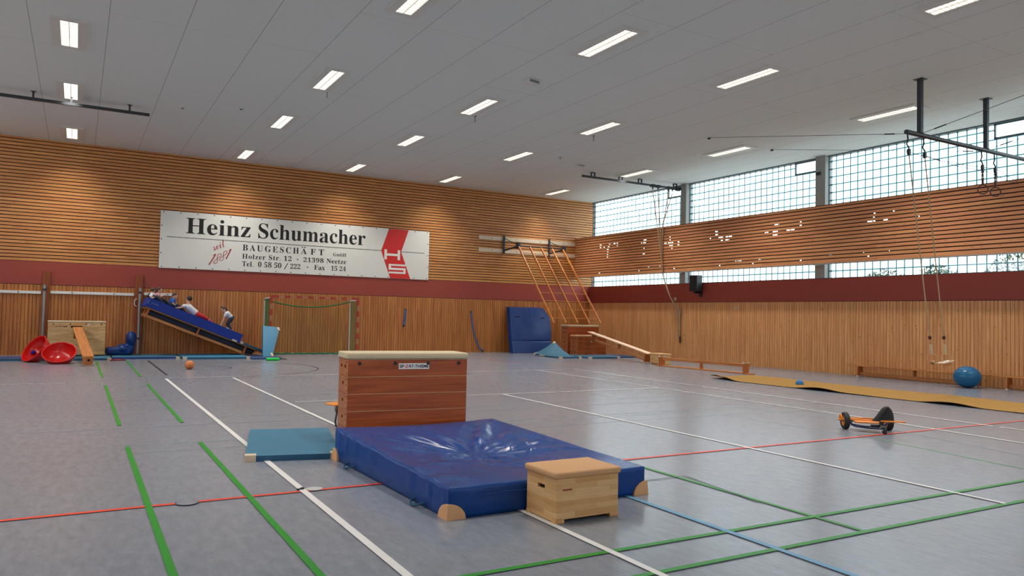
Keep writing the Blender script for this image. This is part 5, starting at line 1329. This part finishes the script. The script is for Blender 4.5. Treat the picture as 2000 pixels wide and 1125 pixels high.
# ---- orange roller cart
def cart():
    A, Bq = Vector((9.852, 7.14, 0)), Vector((10.352, 6.79, 0)); d = (Bq-A).normalized(); n = Vector((d.y, -d.x, 0)); c = (A+Bq)/2
    t = thing('roller_cart', 'orange three-wheeled roller cart with black seat back on the open floor at right', 'roller cart', c, math.atan2(d.y, d.x))
    W = (Bq-A).length/2; r = 0.125; Yn = -1  # local: x along the axle, -y towards the caster
    RX_ = Matrix(((0, 0, 1), (0, 1, 0), (-1, 0, 0)))
    for s in (-1, 1):
        b = MB(); b.lathe([(0.075, -0.035), (0.105, -0.04), (0.122, -0.028), (0.125, 0.0), (0.122, 0.028), (0.105, 0.04), (0.075, 0.035), (0.075, -0.035)], (s*W, 0, r), RX_, 32); w = b.build('wheel', M['rubber'], t, True)
        b = MB(); b.lathe([(0.0, -0.02), (0.05, -0.02), (0.076, -0.03), (0.076, 0.03), (0.05, 0.02), (0.0, 0.02)], (s*W, 0, r), RX_, 28)
        for k in range(6): a = 2*math.pi*k/6; b.box((s*W-0.022, 0.045*math.cos(a), r+0.045*math.sin(a)), (0.012, 0.02, 0.02), Matrix.Rotation(a, 3, 'X'))
        b.build('hub', M['orange'], w, True)
    b = MB(); b.cyl((-W-0.05, 0, r), (W+0.05, 0, r), 0.012); b.build('axle', M['darkmetal'], t, True)
    b = MB()
    b.tube([(-W-0.11, -0.02, 0.14), (-W+0.05, -0.05, 0.15), (-0.15, -0.16, 0.165), (W*0.4, -0.30, 0.168), (W+0.02, -0.30, 0.165), (W+0.13, -0.27, 0.163)], 0.0125, 10)
    b.tube([(-W-0.07, -0.05, 0.145), (-W-0.075, -0.05, 0.195), (-W-0.07, -0.02, 0.215), (-W-0.07, 0.02, 0.20), (-W-0.07, 0.03, 0.14)], 0.0125, 8)
    b.tube([(-W+0.05, 0.05, 0.155), (0.0, 0.06, 0.16), (W-0.05, 0.05, 0.155)], 0.011, 8)
    b.tube([(W+0.07, -0.29, 0.165), (W+0.075, -0.1, 0.15), (W+0.07, 0.0, 0.13)], 0.011, 8)
    b.build('handle_frame', M['orange'], t, True)
    b = MB()
    b.tube([(-W+0.07, -0.02, 0.12), (-W+0.08, -0.03, 0.07), (-W+0.13, -0.06, 0.05), (-0.02, -0.12, 0.04), (0.12, -0.2, 0.045), (0.16, -0.24, 0.09), (0.19, -0.28, 0.145)], 0.011, 8)
    b.tube([(-W+0.09, 0.04, 0.12), (-W+0.11, 0.03, 0.07), (-0.05, 0.0, 0.05), (0.14, -0.1, 0.055), (0.2, -0.2, 0.13)], 0.010, 8)
    b.build('lower_frame', M['blue_enamel'], t, True)
    b = MB(); b.slab(lambda u, v: (-0.2+0.34*u, -0.26+0.30*v-0.06*u, 0.128+0.02*(2*v-1)**2), lambda u, v: (-0.2+0.34*u, -0.26+0.30*v-0.06*u, 0.112+0.02*(2*v-1)**2), 8, 8); b.build('seat_board', M['orange'], t, True)
    # upright black seat back, curved around the rider
    def back(u, k):
        pass
    b = MB(); nx, nz = 22, 16
    def Q(u, v, off):
        hw = 0.24*(1-v)**0.55 if v < 1 else 0
        hw = 0.105*math.sqrt(max(0, 1-v**2.2))+0.045*(1-v)**2
        x = 0.165+0.012*v+(2*u-1)*hw-0.035*(1-v)**3; y = -0.29+0.05*(2*u-1)**2-0.02*v+off; z = 0.165+0.215*v
        return (x, y, z)
    sm = lambda v: math.sin(math.pi/2*v)
    b.slab(lambda u, v: Q(u, sm(v), -0.007), lambda u, v: Q(u, sm(v), 0.007), nx, nz); b.build('seat_back', M['black'], t, True)
    b = MB(); cx, cy = 0.085, -0.42
    b.lathe([(0.0, -0.018), (0.035, -0.022), (0.052, -0.016), (0.056, 0.0), (0.052, 0.016), (0.035, 0.022), (0.0, 0.018)], (cx, cy, 0.056), RX_, 24); cw = b.build('caster', M['rubber'], t, True)
    b = MB(); b.cyl((cx-0.03, cy, 0.056), (cx-0.024, cy, 0.056), 0.011); b.build('hub_cap', M['white'], cw)
    b = MB()
    for s in (-1, 1): b.tube([(cx+s*0.027, cy, 0.056), (cx+s*0.027, cy+0.05, 0.10), (cx+s*0.02, cy+0.10, 0.135)], 0.009, 6)
    b.cyl((cx, cy+0.10, 0.115), (cx, cy+0.10, 0.16), 0.03); b.box((cx-0.06, cy+0.13, 0.10), (0.14, 0.06, 0.03), None, 0.006); b.build('fork', M['black'], t)
cart()

# ---- second cart half hidden behind the vaulting box
t = thing('scooter_cart', 'orange seat and dark bent tube of a cart half hidden behind the large vaulting box', 'roller cart', (3.04, 9.98, 0), 0.2)
MB().box((0.17, 0, 0.325), (0.46, 0.28, 0.02), Matrix.Rotation(-0.04, 3, 'Y'), 0.006).build('seat_board', M['orange'], t)
b = MB(); b.box((0.02, -0.06, 0.305), (0.10, 0.09, 0.012)); b.cyl((0.02, -0.06, 0.30), (0.02, -0.06, 0.26), 0.02); b.box((0.02, -0.06, 0.255), (0.05, 0.05, 0.05), None, 0.006); b.build('caster_bracket', M['steel'], t)
MB().lathe([(0, -0.012), (0.03, -0.014), (0.038, 0), (0.03, 0.014), (0, 0.012)], (0.02, -0.06, 0.245), Matrix(((0, 0, 1), (0, 1, 0), (-1, 0, 0))), 18).build('caster', M['rubber'], t, True)
b = MB(); b.tube([(0.10, 0.03, 0.31), (0.06, 0.0, 0.25), (0.03, -0.03, 0.17), (0.005, -0.05, 0.09), (0.02, -0.05, 0.03), (0.08, -0.05, 0.014), (0.34, 0, 0.014), (0.38, 0, 0.05), (0.36, 0, 0.31)], 0.013, 10); b.build('bent_tube', M['darkmetal'], t, True)

# ---- red bowls
def bowl(label, c, axis, r=0.395, depth=0.33):
    t = thing('balance_bowl', label, 'bowl', c, 0, 'red tilting bowls', frame_to(Vector(axis)).to_euler())
    out = []; inn = []; n = 14
    for i in range(n+1):
        a = math.pi/2*i/n; out.append((r*math.sin(a)**0.8, -depth*math.cos(a))); inn.append(((r-0.012)*math.sin(a)**0.8, -(depth-0.014)*math.cos(a)))
    out[0] = (0.001, -depth); inn[0] = (0.001, -(depth-0.014))
    b = MB(); b.lathe(out+[(r+0.022, 0.004), (r+0.022, 0.016), (r-0.008, 0.016)]+list(reversed(inn)), seg=44); b.build('shell', M['bowl'], t, True)
    b = MB(); b.tube([((r+0.01)*math.cos(a), (r+0.01)*math.sin(a), 0.012) for a in [2*math.pi*i/44 for i in range(44)]], 0.014, 6, True); b.build('rim', M['bowl'], t, True)
bowl('red plastic bowl tipped far over at the left, with a blue ball in it', (-0.97, 24.50, 0.365), (-0.72, -0.42, 0.55))
bowl('red plastic bowl tilted towards the camera beside the sloping left bench', (-0.36, 23.72, 0.30), (-0.10, -0.60, 0.79))
ball_thing('small_ball', 'small blue ball inside the red bowl tipped far over', (-1.0, 24.79, 0.25), 0.055, 'blueball', 1.0, 'rings')

# ---- blue soft seat bag
b = MB(); b.box((-0.12, -0.03, 0.125), (0.72, 0.66, 0.24), None, 0.08, 4); b.ball((0.0, -0.12, 0.2), (0.22, 0.3, 0.15)); b.box((0.22, 0.02, 0.36), (0.26, 0.62, 0.70), Matrix.Rotation(0.10, 3, 'Y'), 0.11, 5); b.ball((0.22, -0.1, 0.5), (0.16, 0.3, 0.25))
t = thing('seat_bag', 'deep blue soft seat bag with raised back, right of the pale vaulting box', 'seat bag', (1.30, 26.72, 0.062))
o = remeshed(b, 'bag', M['deep'], 0.025, t, 6)
MB().tube([(0.16, -0.28, 0.5), (0.12, -0.3, 0.3), (0.0, -0.42, 0.2), (-0.2, -0.40, 0.17)], 0.006, 5).build('piping', M['navy_side'], t, True)

# ---- small things on the floor
t = thing('red_cloth', 'crumpled dark red cloth on the floor before the blue mats, right of the left bench', 'cloth', (1.09, 24.80, 0))
def cl(u, v, k): return ((u-0.5)*0.36*(1+0.2*math.sin(5*v)), (v-0.5)*0.2, 0.002+(0.008 if k else 0)+0.035*abs(noise.noise(Vector((u*6, v*5, 4))))+0.02*math.sin(math.pi*u)*math.sin(math.pi*v))
b = MB(); b.slab(lambda u, v: cl(u, v, 1), lambda u, v: cl(u, v, 0), 22, 14); b.build('fabric', M['redcloth'], t, True)
MB().tube([(-0.12, -0.1, 0.012), (0.0, -0.12, 0.02), (0.14, -0.09, 0.012)], 0.007, 6).build('cord', M['redcloth'], t, True)
t = thing('hockey_stick', 'bright green plastic stick head with dark shaft on the floor before the leaning teal mat', 'stick', (5.34, 24.0, 0))
MB().box((0, 0, 0.045), (0.40, 0.15, 0.085), None, 0.035, 4).build('head', M['green'], t, 'all')
MB().tube([(0.17, 0, 0.05), (0.30, -0.01, 0.05), (0.42, -0.03, 0.04)], 0.014, 8).build('shaft', M['rubber'], t, True)
t = thing('tape_lump', 'small dark lump of tape on the floor at the crossing of white and red lines', 'tape', (1.745, 6.63, 0))
b = MB(); b.ball((0, 0, 0.008), (0.035, 0.02, 0.008)); b.ball((0.02, 0.008, 0.012), (0.02, 0.014, 0.010)); b.build('lump', M['rubber'], t, True)

# ================================================================== THE CHILDREN ON THE SLIDE
def person(label, J, colors, hair_kind='short', face=(1, 0, 0), S=1.0, leg_cut=1.0, Y=26.7):
    """J: joints (x, y, z) in the hall; one continuous body with clothes and hair as its children"""
    J = {k: Vector(v) for k, v in J.items()}; org = J['pelvis'].copy()
    t = thing('person', label, 'person', org, 0, 'children on the slide')
    q = lambda k: J[k]-org
    fdir = Vector(face).normalized(); neck = q('neck'); head = q('head')
    up = (head-neck).normalized(); side = up.cross(fdir).normalized(); fdir = side.cross(up).normalized()
    RH = Matrix((side, fdir, up)).transposed()
    b = MB()
    b.tube([q('pelvis'), q('pelvis').lerp(q('chest'), 0.5), q('chest'), neck], [0.085*S, 0.078*S, 0.088*S, 0.042*S], 12)
    b.ball(q('pelvis'), 0.09*S); b.ball(q('chest'), (0.095*S, 0.095*S, 0.095*S))
    b.tube([neck, head], [0.037*S, 0.045*S], 10)
    b.ball(head, (0.070*S, 0.083*S, 0.098*S), 18, 12, RH); b.ball(head+fdir*0.042*S-up*0.045*S, (0.045*S, 0.045*S, 0.05*S), 12, 8, RH)
    b.ball(head+fdir*0.085*S-up*0.012*S, (0.012*S, 0.016*S, 0.017*S), 8, 6, RH)
    for s in (-1, 1): b.ball(head+side*s*0.07*S-up*0.008*S, (0.011*S, 0.018*S, 0.026*S), 8, 6, RH)
    fingers = []
    for s in ('l', 'r'):
        sh, el, ha = q(s+'sh'), q(s+'el'), q(s+'ha')
        b.tube([q('chest').lerp(sh, 0.4), sh, sh.lerp(el, 0.5), el, el.lerp(ha, 0.6), ha], [0.05*S, 0.042*S, 0.036*S, 0.030*S, 0.026*S, 0.019*S], 10)
        d = (ha-el).normalized(); w = d.cross(fdir if abs(d.dot(fdir)) < 0.9 else Vector((0, 0, 1))).normalized(); nn = w.cross(d)
        b.box(ha+d*0.035*S, (0.052*S, 0.02*S, 0.06*S), frame_to(d, nn), 0.007*S)
        for k in range(4):
            o = w*(k-1.5)*0.0135*S; ln = (0.048, 0.056, 0.052, 0.040)[k]*S; p0 = ha+d*0.055*S+o
            fingers.append([p0, p0+d*ln*0.5+nn*0.004*S, p0+d*ln*0.85+nn*0.016*S])
        p0 = ha+d*0.015*S+w*0.026*S; fingers.append([p0, p0+d*0.022*S+w*0.018*S, p0+d*0.042*S+w*0.022*S+nn*0.008*S])
        hp, kn, an, to = q(s+'hip'), q(s+'kn'), q(s+'an'), q(s+'to')
        b.tube([q('pelvis').lerp(hp, 0.5), hp, hp.lerp(kn, 0.5), kn, kn.lerp(an, 0.4), an], [0.07*S, 0.068*S, 0.058*S, 0.044*S, 0.043*S, 0.030*S], 10)
        b.ball(kn, 0.045*S); b.tube([an, an.lerp(to, 0.5), to], [0.032*S, 0.032*S, 0.022*S], 10)
    for f in fingers: b.tube(f, [0.0078*S, 0.0072*S, 0.0062*S], 6)
    remeshed(b, 'body', M['skin'], 0.0085, t, 2)
    b = MB(); b.tube([q('pelvis').lerp(q('chest'), 0.12), q('pelvis').lerp(q('chest'), 0.5), q('chest'), q('chest').lerp(neck, 0.72)], [0.104*S, 0.096*S, 0.104*S, 0.062*S], 14); b.ball(q('chest'), 0.106*S)
    for s in ('l', 'r'):
        sh, el = q(s+'sh'), q(s+'el'); b.tube([q('chest').lerp(sh, 0.4), sh, sh.lerp(el, 0.62)], [0.066*S, 0.056*S, 0.054*S], 12)
    remeshed(b, 'shirt', M[colors[0]], 0.013, t, 4)
    b = MB(); b.tube([q('pelvis').lerp(q('chest'), 0.2), q('pelvis')], [0.098*S, 0.102*S], 12); b.ball(q('pelvis'), 0.102*S)
    for s in ('l', 'r'):
        hp, kn, an = q(s+'hip'), q(s+'kn'), q(s+'an'); e = kn.lerp(an, leg_cut)
        b.tube([q('pelvis').lerp(hp, 0.5), hp, hp.lerp(kn, 0.5), kn, e], [0.083*S, 0.082*S, 0.071*S, 0.058*S, 0.048*S], 12); b.ball(kn, 0.058*S)
    remeshed(b, 'trousers', M[colors[1]], 0.013, t, 4)
    b = MB(); b.ball(head-fdir*0.016*S+up*0.022*S, (0.080*S, 0.086*S, 0.092*S), 18, 12, RH)
    if hair_kind == 'long': b.tube([head-fdir*0.05*S, head-fdir*0.075*S-up*0.08*S, head-fdir*0.075*S-up*0.15*S], [0.07*S, 0.062*S, 0.03*S], 10)
    if hair_kind == 'bun': b.ball(head-fdir*0.085*S+up*0.05*S, 0.042*S)
    remeshed(b, 'hair', M[colors[2]], 0.012, t, 3)
    b = MB()
    for s in (-1, 1): b.ball(head+side*s*0.028*S+fdir*0.0765*S+up*0.006*S, 0.0095*S, 8, 6)
    b.build('eyes', M['eye'], t, 'all')
    b = MB(); b.ball(head+fdir*0.083*S-up*0.05*S, (0.020*S, 0.007*S, 0.006*S), 10, 6, RH); b.build('mouth', M['lips'], t, 'all')
    b = MB()
    for s in ('l', 'r'):
        an, to = q(s+'an'), q(s+'to'); b.tube([an+(an-to)*0.12, an.lerp(to, 0.5), to+(to-an)*0.12], [0.036*S, 0.037*S, 0.026*S], 10)
    remeshed(b, 'shoes', M[colors[3]], 0.012, t, 2)
    return t
def mz(x): return 1.922-0.402*(x-1.84)
# bending child at the low end, hands on the mat
person('person in a pale grey T-shirt and dark trousers bending forward at the low slide end', dict(
    pelvis=(4.525, 26.7, 1.275), chest=(4.385, 26.68, 1.405), neck=(4.31, 26.67, 1.475), head=(4.255, 26.65, 1.565),
    lsh=(4.335, 26.58, 1.42), lel=(4.27, 26.56, 1.25), lha=(4.195, 26.55, mz(4.195)+0.085), rsh=(4.37, 26.80, 1.42), rel=(4.33, 26.83, 1.25), rha=(4.29, 26.85, mz(4.29)+0.085),
    lhip=(4.51, 26.64, 1.24), lkn=(4.40, 26.62, 1.08), lan=(4.47, 26.62, mz(4.47)+0.05), lto=(4.37, 26.60, mz(4.37)+0.03), rhip=(4.53, 26.77, 1.24), rkn=(4.45, 26.79, 1.07), ran=(4.53, 26.79, mz(4.53)+0.05), rto=(4.42, 26.78, mz(4.42)+0.03)),
    ('shirt_grey', 'trousers_dark', 'hair_brown', 'white'), 'long', (-0.85, -0.45, -0.15), 0.98)
# crawling child in white with pink and red legs
person('person with dark hair in a white T-shirt crawling up the middle of the slide', dict(
    pelvis=(3.42, 26.55, mz(3.42)+0.10), chest=(3.17, 26.52, 1.60), neck=(3.14, 26.53, 1.74), head=(3.165, 26.55, 1.855),
    lsh=(3.02, 26.46, 1.65), lel=(2.94, 26.42, 1.585), lha=(2.83, 26.50, mz(2.83)+0.06), rsh=(3.22, 26.66, 1.65), rel=(3.24, 26.78, 1.52), rha=(3.15, 26.85, mz(3.15)+0.04),
    lhip=(3.44, 26.48, mz(3.44)+0.09), lkn=(3.64, 26.47, mz(3.64)+0.08), lan=(3.80, 26.50, mz(3.80)+0.06), lto=(3.88, 26.5, mz(3.88)+0.045), rhip=(3.46, 26.62, mz(3.46)+0.10), rkn=(3.62, 26.66, mz(3.62)+0.12), ran=(3.74, 26.68, mz(3.74)+0.08), rto=(3.82, 26.68, mz(3.82)+0.05)),
    ('shirt_white', 'trousers_red', 'hair_dark', 'trousers_pink'), 'bun', (-0.35, 0.85, 0.1), 1.08, 0.8)
person('person in a blue T-shirt sitting low on the upper slide', dict(
    pelvis=(2.63, 26.62, mz(2.63)+0.10), chest=(2.685, 26.63, 1.80), neck=(2.71, 26.63, 1.885), head=(2.745, 26.63, 1.965),
    lsh=(2.63, 26.53, 1.82), lel=(2.70, 26.48, 1.70), lha=(2.81, 26.52, mz(2.81)+0.10), rsh=(2.73, 26.74, 1.82), rel=(2.80, 26.78, 1.72), rha=(2.88, 26.76, mz(2.88)+0.10),
    lhip=(2.66, 26.55, mz(2.66)+0.09), lkn=(2.86, 26.54, mz(2.86)+0.13), lan=(3.00, 26.56, mz(3.0)+0.045), lto=(3.09, 26.56, mz(3.09)+0.035), rhip=(2.66, 26.70, mz(2.66)+0.09), rkn=(2.88, 26.72, mz(2.88)+0.13), ran=(3.02, 26.72, mz(3.02)+0.045), rto=(3.11, 26.72, mz(3.11)+0.035)),
    ('shirt_blue', 'trousers_dark', 'hair_brown', 'rubber'), 'short', (0.9, -0.2, -0.25), 0.95)
person('person in a pink top sitting at the slide top reaching an arm forward', dict(
    pelvis=(2.24, 26.95, mz(2.24)+0.10), chest=(2.265, 26.94, 1.975), neck=(2.285, 26.93, 2.055), head=(2.305, 26.92, 2.14),
    lsh=(2.25, 26.83, 1.99), lel=(2.36, 26.78, 1.93), lha=(2.45, 26.76, 1.975), rsh=(2.28, 27.04, 1.99), rel=(2.36, 27.08, 1.90), rha=(2.45, 27.02, mz(2.45)+0.10),
    lhip=(2.27, 26.87, mz(2.27)+0.09), lkn=(2.47, 26.86, mz(2.47)+0.14), lan=(2.62, 26.88, mz(2.62)+0.045), lto=(2.71, 26.88, mz(2.71)+0.035), rhip=(2.27, 27.02, mz(2.27)+0.09), rkn=(2.48, 27.03, mz(2.48)+0.14), ran=(2.64, 27.03, mz(2.64)+0.045), rto=(2.73, 27.03, mz(2.73)+0.035)),
    ('shirt_pink', 'trousers_dark', 'hair_brown', 'rubber'), 'long', (0.9, -0.3, -0.1), 0.95)
person('person in a white top with brown hair at the very top of the slide', dict(
    pelvis=(2.03, 26.6, mz(2.03)+0.10), chest=(2.06, 26.61, 1.955), neck=(2.075, 26.62, 2.035), head=(2.09, 26.63, 2.115),
    lsh=(2.03, 26.50, 1.965), lel=(2.06, 26.44, 1.86), lha=(2.15, 26.50, mz(2.15)+0.11), rsh=(2.08, 26.72, 1.965), rel=(2.13, 26.76, 1.87), rha=(2.22, 26.74, mz(2.22)+0.10),
    lhip=(2.06, 26.54, mz(2.06)+0.09), lkn=(2.22, 26.53, mz(2.22)+0.12), lan=(2.36, 26.54, mz(2.36)+0.045), lto=(2.45, 26.54, mz(2.45)+0.035), rhip=(2.06, 26.67, mz(2.06)+0.09), rkn=(2.24, 26.68, mz(2.24)+0.12), ran=(2.38, 26.68, mz(2.38)+0.045), rto=(2.47, 26.68, mz(2.47)+0.035)),
    ('shirt_white', 'trousers_dark', 'hair_brown', 'rubber'), 'short', (0.6, 0.7, 0.0), 0.92)

# ---- render quality of the light paths
sc.cycles.max_bounces = 8; sc.cycles.diffuse_bounces = 5; sc.cycles.glossy_bounces = 3; sc.cycles.transparent_max_bounces = 12; sc.cycles.transmission_bounces = 4
sc.cycles.sample_clamp_indirect = 6.0; sc.cycles.use_denoising = True
sc.cycles.caustics_reflective = False; sc.cycles.caustics_refractive = False
